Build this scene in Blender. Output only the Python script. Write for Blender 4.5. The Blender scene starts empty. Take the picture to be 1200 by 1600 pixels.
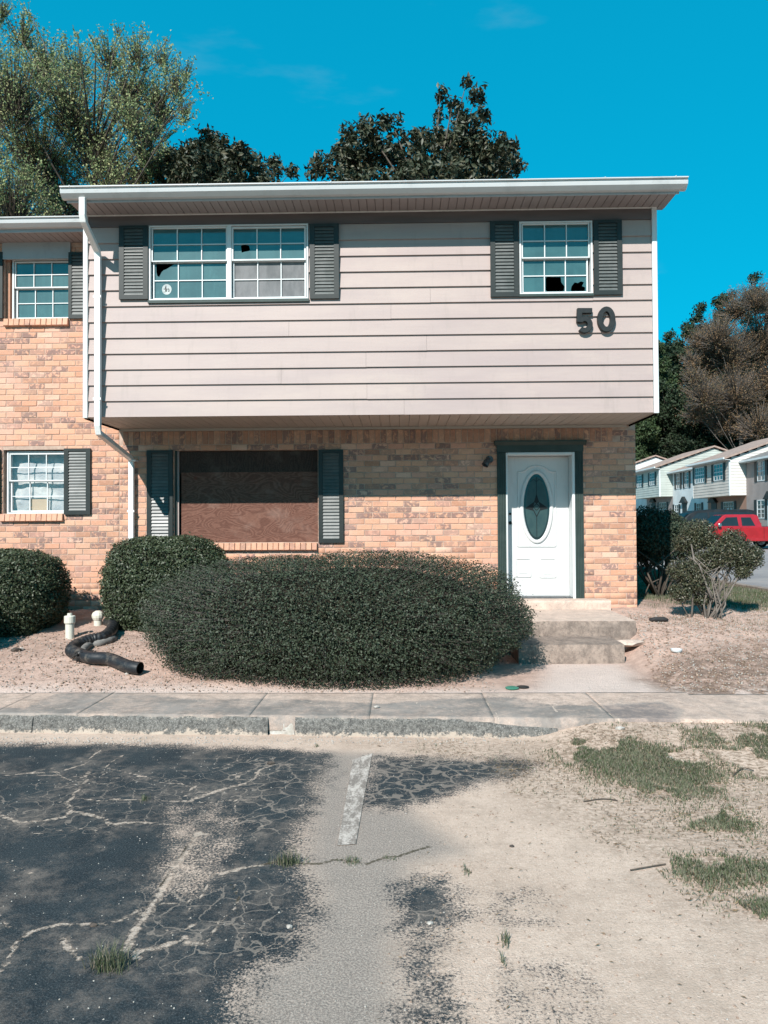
import bpy, math, random
import numpy as np
from math import radians, cos, sin, pi, tan, sqrt, atan2
from mathutils import Vector

random.seed(7)
rng = np.random.default_rng(11)
sc = bpy.context.scene
col = sc.collection

# ------------------------------------------------------------------ camera
EYE = 1.7
FPX = 1155.0
YAW, PITCH, ROLL = radians(1.24), radians(1.0), -0.0055
cam_d = bpy.data.cameras.new('camera')
cam = bpy.data.objects.new('camera', cam_d)
col.objects.link(cam)
cam.location = (0, 0, EYE)
def _Rx(a): return np.array([[1, 0, 0], [0, cos(a), -sin(a)], [0, sin(a), cos(a)]])
def _Rz(a): return np.array([[cos(a), -sin(a), 0], [sin(a), cos(a), 0], [0, 0, 1]])
RM = _Rz(YAW) @ _Rx(pi/2 + PITCH) @ _Rz(ROLL)
from mathutils import Matrix
cam.rotation_euler = Matrix(RM.tolist()).to_euler()
cam_d.sensor_fit = 'VERTICAL'; cam_d.sensor_height = 36; cam_d.sensor_width = 27
cam_d.lens = 36 * FPX / 1600
cam_d.clip_start = 0.05; cam_d.clip_end = 2000
sc.camera = cam

# ------------------------------------------------------------------ sky, sun, exposure
SUNV = Vector((-0.41, -1.0, 0.85)).normalized()
w = bpy.data.worlds.new('World'); sc.world = w; w.use_nodes = True
nt = w.node_tree; nt.nodes.clear()
wo = nt.nodes.new('ShaderNodeOutputWorld'); bg = nt.nodes.new('ShaderNodeBackground')
sky = nt.nodes.new('ShaderNodeTexSky'); sky.sky_type = 'NISHITA'; sky.sun_disc = False
sky.sun_elevation = math.asin(SUNV.z)
sky.sun_rotation = atan2(SUNV.x, SUNV.y)
sky.air_density = 1.0; sky.dust_density = 0.3; sky.ozone_density = 2.0
tint = nt.nodes.new('ShaderNodeMix'); tint.data_type = 'RGBA'; tint.blend_type = 'MULTIPLY'
tint.inputs[0].default_value = 1.0
tint.inputs[7].default_value = (0.012, 2.62, 3.6, 1)
gam = nt.nodes.new('ShaderNodeGamma'); gam.inputs[1].default_value = 0.38   # evens out the sky between zenith and horizon
nt.links.new(sky.outputs[0], gam.inputs[0]); nt.links.new(gam.outputs[0], tint.inputs[6])
tcw = nt.nodes.new('ShaderNodeTexCoord'); mpw = nt.nodes.new('ShaderNodeMapping'); mpw.inputs['Scale'].default_value = (1.2, 1.2, 5.0)
cn = nt.nodes.new('ShaderNodeTexNoise'); cn.inputs['Scale'].default_value = 3.2; cn.inputs['Detail'].default_value = 6; cn.inputs['Roughness'].default_value = .55
mr = nt.nodes.new('ShaderNodeMapRange'); mr.interpolation_type = 'SMOOTHSTEP'; mr.inputs[1].default_value = .60; mr.inputs[2].default_value = .82; mr.inputs[4].default_value = .22
cmx = nt.nodes.new('ShaderNodeMix'); cmx.data_type = 'RGBA'; cmx.inputs[7].default_value = (2.6, 4.6, 5.6, 1)   # faint wisps of cloud
nt.links.new(tcw.outputs['Generated'], mpw.inputs[0]); nt.links.new(mpw.outputs[0], cn.inputs['Vector']); nt.links.new(cn.outputs['Fac'], mr.inputs[0]); nt.links.new(mr.outputs[0], cmx.inputs[0])
nt.links.new(tint.outputs[2], cmx.inputs[6]); nt.links.new(cmx.outputs[2], bg.inputs[0]); nt.links.new(bg.outputs[0], wo.inputs[0])
bg.inputs[1].default_value = 0.075
sun_d = bpy.data.lights.new('sun', 'SUN'); sun_d.energy = 5.0; sun_d.angle = radians(0.5)
sun_d.color = (1.0, 0.955, 0.9)
sun = bpy.data.objects.new('sun', sun_d); col.objects.link(sun)
sun.rotation_euler = SUNV.to_track_quat('Z', 'Y').to_euler()
sun.location = (-8, -20, 18)
vs = sc.view_settings
vs.view_transform = 'Standard'; vs.look = 'None'; vs.gamma = 1; vs.use_curve_mapping = False
vs.exposure = 0.6

# ------------------------------------------------------------------ pixel -> world helpers (photo 1200x1600)
def RAY(px, py): return RM @ np.array([(px-600)/FPX, -(py-800)/FPX, -1.0])
def P(px, py, Y):
    d = RAY(px, py); t = Y/d[1]; return (d[0]*t, Y, EYE + d[2]*t)
def G(px, py, Z=0.0):
    d = RAY(px, py); t = (Z-EYE)/d[2]; return (d[0]*t, d[1]*t)

# ------------------------------------------------------------------ numpy noise and signed distance
def _hash(ix, iy, seed):
    n = (ix.astype(np.int64)*374761393 + iy.astype(np.int64)*668265263 + seed*69069) & 0x7fffffff
    n = (n ^ (n >> 13))*1274126177 & 0x7fffffff
    return ((n ^ (n >> 16)) & 0xffff)/65535.0
def vn(x, y, s, seed=0):
    x = np.asarray(x)/s; y = np.asarray(y)/s
    ix = np.floor(x); iy = np.floor(y); fx = x-ix; fy = y-iy
    fx = fx*fx*(3-2*fx); fy = fy*fy*(3-2*fy)
    a = _hash(ix, iy, seed); b = _hash(ix+1, iy, seed); c = _hash(ix, iy+1, seed); d = _hash(ix+1, iy+1, seed)
    return (a*(1-fx)+b*fx)*(1-fy) + (c*(1-fx)+d*fx)*fy
def fbm(x, y, s, seed=0, o=4):
    v = 0; a = 1; t = 0
    for i in range(o):
        v = v + a*vn(x, y, s/2**i, seed+i*17); t += a; a *= .5
    return v/t
def segd(x, y, pts, closed=False):
    best = np.full(x.shape, 1e9)
    n = len(pts)
    for i in range(n if closed else n-1):
        ax, ay = pts[i]; bx, by = pts[(i+1) % n]
        dx, dy = bx-ax, by-ay; L = dx*dx+dy*dy+1e-12
        t = np.clip(((x-ax)*dx+(y-ay)*dy)/L, 0, 1)
        best = np.minimum(best, np.hypot(x-ax-t*dx, y-ay-t*dy))
    return best
def sdpoly(x, y, pts):
    d = segd(x, y, pts, True); ins = np.zeros(x.shape, bool); n = len(pts)
    for i in range(n):
        ax, ay = pts[i]; bx, by = pts[(i+1) % n]
        c = ((ay > y) != (by > y)) & (x < (bx-ax)*(y-ay)/(by-ay+1e-12)+ax)
        ins ^= c
    return np.where(ins, d, -d)
def sst(a, b, x):
    t = np.clip((x-a)/(b-a), 0, 1); return t*t*(3-2*t)

# ------------------------------------------------------------------ materials
MATS = {}
class NG:
    def __init__(s, name, rough=.8, spec=.3, metal=0, bc=None):
        m = bpy.data.materials.new(name); m.use_nodes = True; s.m = m; s.t = m.node_tree
        s.b = s.t.nodes['Principled BSDF']
        s.b.inputs['Roughness'].default_value = rough
        s.b.inputs['Specular IOR Level'].default_value = spec
        s.b.inputs['Metallic'].default_value = metal
        if bc is not None: s.b.inputs['Base Color'].default_value = (*bc, 1)
        MATS[name] = m
    def n(s, ty, **kw):
        nd = s.t.nodes.new(ty)
        for k, v in kw.items(): setattr(nd, k, v)
        return nd
    def L(s, a, b): s.t.links.new(a, b)
    def val(s, v):
        if isinstance(v, (int, float)):
            nd = s.n('ShaderNodeValue'); nd.outputs[0].default_value = v; return nd.outputs[0]
        return v
    def math(s, op, a, b=None, c=None, clamp=False):
        nd = s.n('ShaderNodeMath', operation=op); nd.use_clamp = clamp
        for i, v in enumerate((a, b, c)):
            if v is None: continue
            if isinstance(v, (int, float)): nd.inputs[i].default_value = v
            else: s.L(v, nd.inputs[i])
        return nd.outputs[0]
    def pos(s, scale=(1, 1, 1)):
        g = s.n('ShaderNodeNewGeometry'); mp = s.n('ShaderNodeMapping')
        mp.inputs['Scale'].default_value = scale
        s.L(g.outputs['Position'], mp.inputs[0]); return mp.outputs[0]
    def noise(s, scale, detail=4, rough=.55, vec=None, dist=0, stretch=(1, 1, 1)):
        nd = s.n('ShaderNodeTexNoise'); nd.inputs['Scale'].default_value = scale
        nd.inputs['Detail'].default_value = detail; nd.inputs['Roughness'].default_value = rough
        nd.inputs['Distortion'].default_value = dist
        s.L(vec if vec is not None else s.pos(stretch), nd.inputs['Vector']); return nd.outputs['Fac']
    def voro(s, scale, feature='F1', vec=None, rand=1.0):
        nd = s.n('ShaderNodeTexVoronoi', feature=feature); nd.inputs['Scale'].default_value = scale
        nd.inputs['Randomness'].default_value = rand
        s.L(vec if vec is not None else s.pos(), nd.inputs['Vector']); return nd
    def step(s, x, a, b):
        nd = s.n('ShaderNodeMapRange', interpolation_type='SMOOTHSTEP')
        s.L(x, nd.inputs[0]); nd.inputs[1].default_value = a; nd.inputs[2].default_value = b
        return nd.outputs[0]
    def lin(s, x, a, b, c, d):
        nd = s.n('ShaderNodeMapRange'); s.L(x, nd.inputs[0])
        for i, v in enumerate((a, b, c, d)): nd.inputs[i+1].default_value = v
        return nd.outputs[0]
    def mix(s, f, a, b, mode='MIX'):
        nd = s.n('ShaderNodeMix', data_type='RGBA', blend_type=mode)
        for i, v in ((0, f), (6, a), (7, b)):
            if isinstance(v, (int, float)): nd.inputs[i].default_value = v
            elif isinstance(v, tuple): nd.inputs[i].default_value = (*v, 1)
            else: s.L(v, nd.inputs[i])
        return nd.outputs[2]
    def attr(s, name, ty='GEOMETRY'):
        nd = s.n('ShaderNodeAttribute', attribute_name=name, attribute_type=ty); return nd.outputs['Fac']
    def rnd(s): return s.n('ShaderNodeObjectInfo').outputs['Random']
    def color(s, c): s.L(c, s.b.inputs['Base Color']) if not isinstance(c, tuple) else setattr(s.b.inputs['Base Color'], 'default_value', (*c, 1))
    def bump(s, h, strength=.3, dist=.01):
        nd = s.n('ShaderNodeBump'); nd.inputs['Strength'].default_value = strength; nd.inputs['Distance'].default_value = dist
        s.L(h, nd.inputs['Height']); s.L(nd.outputs[0], s.b.inputs['Normal'])

def simple(name, c1, c2=None, scale=8, rough=.7, spec=.3, bump=0, stretch=(1, 1, 1), metal=0, bd=.004):
    g = NG(name, rough, spec, metal)
    if c2 is None: c2 = tuple(v*.82 for v in c1)
    nz = g.noise(scale, 5, .6, stretch=stretch)
    g.color(g.mix(g.step(nz, .3, .7), c1, c2))
    if bump: g.bump(g.noise(scale*6, 4, .6, stretch=stretch), bump, bd)
    return g.m

# painted siding: faint dirt streaks, per board variation
g = NG('siding_pink', .55, .3)
n1 = g.noise(1.3, 5, .6, stretch=(.4, 1, 2.5)); n2 = g.noise(14, 4, .6, stretch=(.25, 1, 4)); n3 = g.noise(2.2, 4, .7, stretch=(3, 1, .6))
c = g.mix(g.step(n1, .3, .7), (.68, .585, .545), (.59, .505, .49))
c = g.mix(g.math('MULTIPLY', g.step(n2, .45, .8), .25), c, (.5, .43, .41))
c = g.mix(g.math('MULTIPLY', g.step(n3, .52, .78), .4), c, (.43, .385, .36)); c = g.mix(g.math('MULTIPLY', g.step(g.noise(.9, 7, .75, stretch=(.7, 1, 1.4)), .5, .72), .3), c, (.80, .72, .62))
c = g.mix(g.lin(g.rnd(), 0, 1, 0, .16), c, (.74, .64, .56))
g.color(c); g.bump(g.noise(30, 4, .6, stretch=(.15, 1, 3)), .12, .003)
# white painted metal with grime
def white(name, base, rough=.4, grime=.35):
    g = NG(name, rough, .4)
    n1 = g.noise(3, 5, .65, stretch=(1, 1, .35)); n2 = g.noise(22, 4, .6, stretch=(.5, 1, 1))
    c = g.mix(g.math('MULTIPLY', g.step(n1, .5, .78), grime), base, tuple(v*.45 for v in base))
    c = g.mix(g.math('MULTIPLY', g.step(n2, .6, .75), grime*.6), c, (.3, .28, .25))
    g.color(c); g.bump(g.noise(9, 3, .5), .08, .004); return g.m
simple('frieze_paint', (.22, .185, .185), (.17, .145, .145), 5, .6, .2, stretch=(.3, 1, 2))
white('white_trim', (.82, .82, .8)); white('white_clean', (.8, .83, .83), grime=.15); white('gutter_white', (.76, .78, .78), .35, .3)
white('soffit_paint', (.46, .40, .385), .6, .3); white('soffit_low', (.50, .46, .41), .6, .3); white('fascia_grey', (.45, .5, .53), .5, .4)
white('pvc', (.74, .72, .62), .35, .25)
# door
g = NG('door_paint', .4, .35)
n1 = g.noise(3, 5, .7, stretch=(2, 1, .5)); n2 = g.noise(20, 3, .6, stretch=(1, 1, .2))
c = g.mix(g.math('MULTIPLY', g.step(n1, .5, .75), .35), (.84, .84, .83), (.6, .57, .53))
c = g.mix(g.math('MULTIPLY', g.step(n2, .6, .75), .25), c, (.5, .42, .36)); g.color(c)
# shutters: dark green grey, chalked
g = NG('shutter_green', .45, .35)
n1 = g.noise(3, 5, .65); n2 = g.noise(40, 3, .5, stretch=(.3, 1, 1))
c = g.mix(g.step(n1, .35, .7), (.062, .078, .074), (.09, .105, .1)); c = g.mix(g.math('MULTIPLY', g.step(n2, .58, .75), .3), c, (.2, .21, .2)); g.color(c)
g = NG('louver_green', .42, .5)
n1 = g.noise(5, 5, .65, stretch=(1, 1, .6)); n2 = g.noise(60, 3, .5, stretch=(.2, 1, 1))
c = g.mix(g.step(n1, .35, .7), (.11, .125, .12), (.17, .18, .175)); c = g.mix(g.math('MULTIPLY', g.step(n2, .55, .7), .3), c, (.3, .3, .29)); g.color(c)
simple('trim_green', (.036, .062, .056), (.055, .08, .072), 6, .5, .3, .1)
simple('number_black', (.022, .026, .028), (.035, .04, .04), 20, .5, .3)
# bricks: tone attribute from the object (single bricks) or the mesh (joined bricks)
g = NG('brick', .85, .15)
tone = g.math('ADD', g.attr('tone'), g.attr('tone', 'OBJECT')); sm = g.math('ADD', g.attr('smudge'), g.attr('smudge', 'OBJECT'))
nd = g.n('ShaderNodeValToRGB'); g.L(tone, nd.inputs[0])
el = nd.color_ramp.elements
el[0].position = 0; el[0].color = (.40, .235, .155, 1); el[1].position = 1; el[1].color = (.66, .47, .35, 1)
for p_, c_ in ((.15, (.52, .31, .20)), (.32, (.60, .40, .27)), (.5, (.55, .315, .205)), (.7, (.62, .385, .255)), (.85, (.57, .335, .24))):
    e = el.new(p_); e.color = (*c_, 1)
n1 = g.noise(28, 5, .65); n2 = g.noise(90, 3, .6); n3 = g.noise(16, 4, .65, dist=.6)
c = g.mix(g.math('MULTIPLY', g.step(n1, .45, .75), .5), nd.outputs[0], (.62, .42, .32))
c = g.mix(g.math('MULTIPLY', g.step(n2, .52, .7), .5), c, (.31, .19, .13))
n5 = g.noise(11, 5, .7); c = g.mix(g.math('MULTIPLY', g.step(n5, .5, .7), .45), c, (.36, .25, .19)); c = g.mix(g.math('MULTIPLY', g.step(g.noise(2.3, 6, .75), .52, .72), .35), c, (.40, .29, .23))
smm = g.math('MULTIPLY', sm, g.step(n3, .40, .52)); c = g.mix(g.math('MULTIPLY', smm, .8), c, (.19, .145, .135))
bl = g.noise(1.1, 4, .6); c = g.mix(g.math('MULTIPLY', g.step(bl, .55, .75), .3), c, (.66, .5, .42))
g.color(c); g.bump(g.math('ADD', g.math('MULTIPLY', n1, .6), n2), .5, .004)
simple('mortar', (.50, .40, .33), (.36, .28, .23), 12, .95, .1, .5)
# plywood
g = NG('plywood', .8, .15)
def ply(g, st, dk, lt, th=34):
    v = g.pos(st); n1 = g.noise(1.0, 2, .45, vec=v, dist=.5)
    n1 = g.math('ADD', n1, g.math('MULTIPLY', g.noise(7, 4, .7, vec=v), .03)); s = g.math('SINE', g.math('MULTIPLY', n1, th*3.6)); s2 = g.noise(60, 3, .6, stretch=(st[0]*.3, 1, st[2]))
    c = g.mix(g.math('MULTIPLY', g.step(s, -.9, .9), .55), lt, dk); c = g.mix(g.math('MULTIPLY', g.step(s2, .4, .7), .55), c, tuple(x*.55 for x in dk))
    kn = g.voro(2.3); k = g.step(kn.outputs['Distance'], .11, .03); c = g.mix(g.math('MULTIPLY', k, .6), c, (.16, .045, .03))
    k3 = g.noise(3, 4, .6); c = g.mix(g.math('MULTIPLY', g.step(k3, .5, .75), .35), c, (.32, .25, .21)); g.color(c)
    g.bump(s, .25, .003)
ply(g, (1.5, 1.5, 3.6), (.10, .048, .036), (.21, .12, .09))
g = NG('plywood_old', .85, .1); ply(g, (5, 1, 1.2), (.07, .05, .045), (.13, .09, .075))
# concrete for steps
def concrete(name, lt, dk, stain, sc_=5):
    g = NG(name, .9, .15)
    n1 = g.noise(sc_, 6, .7); n2 = g.noise(60, 4, .7); n3 = g.noise(4.5, 7, .75, stretch=(1.3, 1.3, .8)); n4 = g.noise(200, 2, .5)
    c = g.mix(g.step(n1, .35, .65), lt, dk); c = g.mix(g.math('MULTIPLY', g.step(n3, .44, .66), .62), c, stain); c = g.mix(g.math('MULTIPLY', g.step(g.noise(26, 6, .8), .48, .66), .5), c, tuple(v*.6 for v in dk))
    c = g.mix(g.math('MULTIPLY', g.step(n2, .5, .8), .4), c, tuple(v*1.35 for v in lt)); c = g.mix(g.math('MULTIPLY', g.step(n4, .6, .75), .3), c, (.06, .055, .05))
    g.color(c); g.bump(g.math('ADD', n2, n1), .6, .006); return g.m
concrete('step_concrete', (.50, .41, .335), (.36, .30, .25), (.15, .125, .108), 13)
concrete('tread_concrete', (.62, .52, .43), (.50, .42, .35), (.36, .31, .27))
concrete('curb_concrete', (.19, .18, .165), (.10, .095, .09), (.07, .067, .065), 38)
concrete('broken_concrete', (.78, .75, .7), (.62, .57, .5), (.5, .43, .36), 30)
# sandy ground pieces shared by lot, slabs and yard
def sand_col(g):
    n1 = g.noise(1.6, 6, .65); n2 = g.noise(14, 6, .72); n3 = g.noise(70, 3, .7)
    c = g.mix(g.step(n1, .35, .68), (.64, .53, .45), (.54, .44, .37))
    c = g.mix(g.math('MULTIPLY', g.step(n2, .45, .7), .45), c, (.42, .335, .275))
    c = g.mix(g.math('MULTIPLY', g.step(n3, .5, .72), .6), c, (.82, .74, .66))
    n4 = g.noise(85, 3, .75); c = g.mix(g.math('MULTIPLY', g.step(n4, .56, .68), .7), c, (.27, .21, .175))
    n4 = g.noise(38, 4, .75); c = g.mix(g.math('MULTIPLY', g.step(n4, .56, .68), .6), c, (.33, .265, .22))
    n4 = g.noise(2.6, 8, .78); c = g.mix(g.math('MULTIPLY', g.step(n4, .46, .66), .5), c, (.40, .33, .275)); n4 = g.noise(8, 6, .8, stretch=(.6, 1.5, 1)); c = g.mix(g.math('MULTIPLY', g.step(n4, .5, .68), .35), c, (.34, .275, .225))
    return c, n2, n3
g = NG('lot_asphalt', .88, .2)
sandc, n2, n3 = sand_col(g)
grey = g.attr('grey')
n5 = g.noise(110, 3, .75); n6 = g.noise(3.2, 6, .7)
gc = g.mix(g.step(n5, .42, .6), (.17, .165, .16), (.40, .375, .345)); gc = g.mix(g.math('MULTIPLY', g.step(g.noise(80, 3, .7), .55, .66), .7), gc, (.12, .115, .11)); sandc = g.mix(g.math('MULTIPLY', grey, .8), sandc, gc)
sp = g.noise(120, 3, .75); big = g.noise(2.2, 5, .65); ac = g.mix(g.step(big, .35, .65), (.017, .028, .037), (.028, .043, .053))
ac = g.mix(g.math('MULTIPLY', g.step(sp, .5, .68), .6), ac, (.14, .165, .18)); ac = g.mix(g.math('MULTIPLY', g.step(g.noise(95, 3, .7), .54, .64), .7), ac, (.008, .012, .017))
dust = g.math('ADD', g.math('MULTIPLY', g.step(g.noise(2.4, 9, .8), .47, .72), .5), g.math('MULTIPLY', g.step(g.attr('crack'), 9, 1), g.math('MULTIPLY', g.step(g.noise(16, 6, .75), .42, .7), .4)), clamp=True); ac = g.mix(dust, ac, (.30, .265, .235))
asph = g.attr('asph'); e = g.math('ADD', asph, g.math('MULTIPLY', g.math('SUBTRACT', g.noise(6, 9, .8), .5), .5))
e = g.math('ADD', e, g.math('MULTIPLY', g.math('SUBTRACT', g.noise(75, 4, .8), .5), .75))
am = g.step(e, -.07, .07)
# fine alligator cracking
dv = g.n('ShaderNodeVectorMath', operation='ADD'); nz = g.n('ShaderNodeTexNoise'); nz.inputs['Scale'].default_value = 6; nz.inputs['Detail'].default_value = 4
g.L(g.pos(), nz.inputs['Vector']); scl = g.n('ShaderNodeVectorMath', operation='SCALE'); scl.inputs['Scale'].default_value = .22
g.L(nz.outputs['Color'], scl.inputs[0]); g.L(g.pos(), dv.inputs[0]); g.L(scl.outputs[0], dv.inputs[1])
vo = g.voro(6.5, 'DISTANCE_TO_EDGE', vec=dv.outputs[0]); vo2 = g.voro(15, 'DISTANCE_TO_EDGE', vec=dv.outputs[0])
alli = g.attr('alli'); wv = g.noise(9, 5, .7)
v1 = g.math('SUBTRACT', vo.outputs['Distance'], g.math('MULTIPLY', alli, g.lin(wv, .3, .7, .0, .11))); v2 = g.math('SUBTRACT', vo2.outputs['Distance'], g.math('MULTIPLY', g.math('SUBTRACT', alli, .3), g.lin(wv, .4, .75, .0, .12)))
cm2 = g.math('MAXIMUM', g.step(v1, .012, -.012), g.math('MULTIPLY', g.step(v2, .012, -.02), .8))
cm2 = g.math('MULTIPLY', cm2, g.step(alli, .03, .2))
crack = g.attr('crack'); ce = g.math('ADD', crack, g.math('MULTIPLY', g.math('SUBTRACT', g.noise(28, 6, .8), .5), 3.4)); ce = g.math('ADD', ce, g.math('MULTIPLY', g.math('SUBTRACT', g.noise(7, 3, .6), .5), 1.6)); cm = g.step(ce, .8, .2)
ac2 = g.mix(g.math('MULTIPLY', cm2, .62), ac, (.30, .27, .24)); ac2 = g.mix(g.math('MULTIPLY', cm, .85), ac2, g.mix(g.step(n3, .4, .6), (.62, .55, .48), (.42, .36, .31)))
dk = g.step(g.attr('joint'), 1.0, .35); ac2 = g.mix(g.math('MULTIPLY', dk, .0), ac2, (.02, .02, .02))
c = g.mix(am, sandc, ac2)
jt = g.math('ADD', g.attr('joint'), g.math('MULTIPLY', g.math('SUBTRACT', g.noise(50, 4, .7), .5), 2.2)); c = g.mix(g.math('MULTIPLY', g.step(jt, .8, .3), .85), c, (.06, .055, .035))
th = g.attr('thatch'); te = g.math('MULTIPLY', th, g.step(g.noise(22, 6, .75, stretch=(1, 1.6, 1)), .42, .6)); c = g.mix(g.math('MULTIPLY', te, .75), c, (.155, .115, .075))
g.color(c)
hh = g.math('ADD', g.math('MULTIPLY', g.noise(110, 4, .7), .9), g.math('MULTIPLY', n2, .8)); hh = g.math('SUBTRACT', hh, g.math('MULTIPLY', cm, .9)); g.bump(hh, .75, .008)

g = NG('slab_concrete', .9, .15)
sandc, n2, n3 = sand_col(g)
big = g.noise(2.5, 6, .7); sp = g.noise(100, 3, .7)
ac = g.mix(g.step(big, .35, .65), (.20, .198, .187), (.31, .30, .28)); ac = g.mix(g.math('MULTIPLY', g.step(sp, .5, .7), .4), ac, (.3, .29, .27)); ac = g.mix(g.math('MULTIPLY', g.attr('grey'), .7), ac, (.17, .155, .155))
e = g.math('ADD', g.attr('asph'), g.math('MULTIPLY', g.math('SUBTRACT', g.noise(9, 9, .82), .5), .3)); e = g.math('ADD', e, g.math('MULTIPLY', g.math('SUBTRACT', g.noise(70, 4, .8), .5), .22)); am = g.step(e, -.03, .035)
am = g.math('MULTIPLY', am, g.lin(g.step(g.noise(3.4, 8, .8), .42, .66), 0, 1, 1, .35)); am = g.math('MAXIMUM', am, g.math('MULTIPLY', g.step(g.noise(7, 8, .82), .44, .62), .42))
ce = g.math('ADD', g.attr('crack'), g.math('MULTIPLY', g.math('SUBTRACT', g.noise(26, 6, .8), .5), 3.2)); cc_ = g.step(ce, .8, .3); ac = g.mix(g.math('MULTIPLY', cc_, .8), ac, (.62, .55, .47))
st_ = g.math('MULTIPLY', g.step(g.noise(4, 8, .8), .5, .68), .5); full = g.mix(st_, g.mix(am, sandc, ac), (.16, .145, .13)); g.color(full); g.bump(g.math('SUBTRACT', g.math('ADD', g.noise(150, 3, .6), n2), cc_), .5, .006)

g = NG('yard_dirt', .95, .1)
sandc, n2, n3 = sand_col(g)
cl = g.mix(g.step(g.noise(9, 6, .7), .35, .65), (.68, .53, .44), (.50, .385, .32)); cl = g.mix(g.math('MULTIPLY', g.step(n3, .45, .7), .4), cl, (.68, .53, .44))
sandc = g.mix(.45, sandc, (1.0, .92, .84)); c = g.mix(g.attr('clay'), sandc, cl)
tt = g.mix(g.step(g.noise(70, 5, .7, stretch=(1, 2, 1)), .4, .62), (.30, .225, .175), (.135, .10, .075)); th = g.math('MULTIPLY', g.attr('thatch'), g.step(g.noise(5, 7, .75), .36, .56)); c = g.mix(g.math('MULTIPLY', th, .85), c, tt)
gr = g.math('MULTIPLY', g.attr('grass'), g.step(g.noise(3, 6, .7), .3, .55)); gcol = g.mix(g.step(g.noise(60, 4, .7), .35, .65), (.075, .105, .035), (.14, .16, .07)); c = g.mix(gr, c, gcol)
g.color(c); g.bump(g.math('ADD', g.math('MULTIPLY', g.noise(75, 4, .7), .8), g.noise(14, 5, .7)), .9, .02)

g = NG('far_ground', .95, .1)
c = g.mix(g.step(g.noise(.35, 7, .7), .4, .6), (.085, .105, .04), (.2, .16, .1)); g.color(c); g.bump(g.noise(12, 5, .7), .6, .04)
g = NG('road_asphalt', .85, .2)
c = g.mix(g.step(g.noise(.7, 6, .65), .35, .65), (.155, .158, .165), (.21, .208, .205)); c = g.mix(g.math('MULTIPLY', g.step(g.noise(60, 3, .6), .5, .7), .3), c, (.3, .29, .28)); g.color(c); g.bump(g.noise(90, 3, .6), .4, .006)

g = NG('stripe_paint', .8, .2)
n1 = g.noise(10, 7, .75, stretch=(1.5, .6, 1)); n2 = g.noise(90, 4, .7)
c = g.mix(g.step(g.math('ADD', n1, g.math('MULTIPLY', n2, .5)), .66, .86), (.30, .275, .25), (.74, .70, .65)); c = g.mix(g.math('MULTIPLY', g.step(g.noise(30, 5, .7), .55, .7), .6), c, (.27, .25, .235)); g.color(c); g.bump(n2, .4, .003)

# glass
def glass(name, base, rough=.06, refl=.22):
    g = NG(name, .5, .2)
    n1 = g.noise(2.2, 5, .6, stretch=(1, 1, 2)); c = g.mix(g.step(n1, .3, .75), base, tuple(v*.68 for v in base)); c = g.mix(g.math('MULTIPLY', g.step(g.noise(3.5, 7, .75, stretch=(1.6, 1, .8)), .52, .75), .35), c, tuple(min(1, v*1.7+.03) for v in base)); c = g.mix(g.math('MULTIPLY', g.step(g.noise(4, 3, .5, stretch=(2.4, 1, .1)), .45, .6), .25), c, tuple(v*.5 for v in base)); g.color(c)  # opaque pane: blotches in the colour stand for reflections, curtains and dust
    gl = g.n('ShaderNodeBsdfGlossy'); gl.inputs['Roughness'].default_value = rough; gl.inputs['Color'].default_value = (.95, .97, 1, 1)
    mx = g.n('ShaderNodeMixShader'); mx.inputs[0].default_value = refl
    g.L(g.b.outputs[0], mx.inputs[1]); g.L(gl.outputs[0], mx.inputs[2]); g.L(mx.outputs[0], g.t.nodes['Material Output'].inputs['Surface'])
    g.bump(g.noise(2.5, 2, .4), .04, .01); return g.m
glass('glass_teal', (.10, .175, .18), .06, .09); glass('glass_dark', (.03, .045, .05), .05, .2); glass('car_glass', (.01, .016, .018), .04, .05)
glass('door_glass', (.012, .03, .034), .12, .05); glass('far_glass', (.07, .09, .1), .1, .15)
simple('door_glass_pale', (.03, .065, .07), (.045, .085, .085), 12, .3, .4)
simple('screen_mesh', (.17, .175, .18), (.26, .26, .265), 4, .8, .1, stretch=(2, 1, 1))
simple('room_dark', (.012, .011, .01), None, 3, .95, .0)
g = NG('clear_glass', .05, .5); tr = g.n('ShaderNodeBsdfTransparent'); gl = g.n('ShaderNodeBsdfGlossy'); gl.inputs['Roughness'].default_value = .04; mx = g.n('ShaderNodeMixShader'); mx.inputs[0].default_value = .05
g.L(tr.outputs[0], mx.inputs[1]); g.L(gl.outputs[0], mx.inputs[2]); g.L(mx.outputs[0], g.t.nodes['Material Output'].inputs['Surface'])
simple('curtain_white', (.66, .66, .64), (.42, .44, .46), 3.5, .9, .1, .3, bd=.02)
simple('cardboard', (.62, .48, .34), (.55, .42, .3), 5, .9, .1)
simple('sticker_white', (.6, .64, .62), (.45, .5, .5), 20, .6, .2)
simple('lead_black', (.01, .013, .014), None, 20, .5, .3)
simple('lamp_metal', (.16, .17, .18), (.06, .06, .065), 25, .4, .5, metal=.4)
simple('brass', (.35, .24, .1), (.2, .13, .06), 25, .4, .5, metal=.7)
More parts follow.
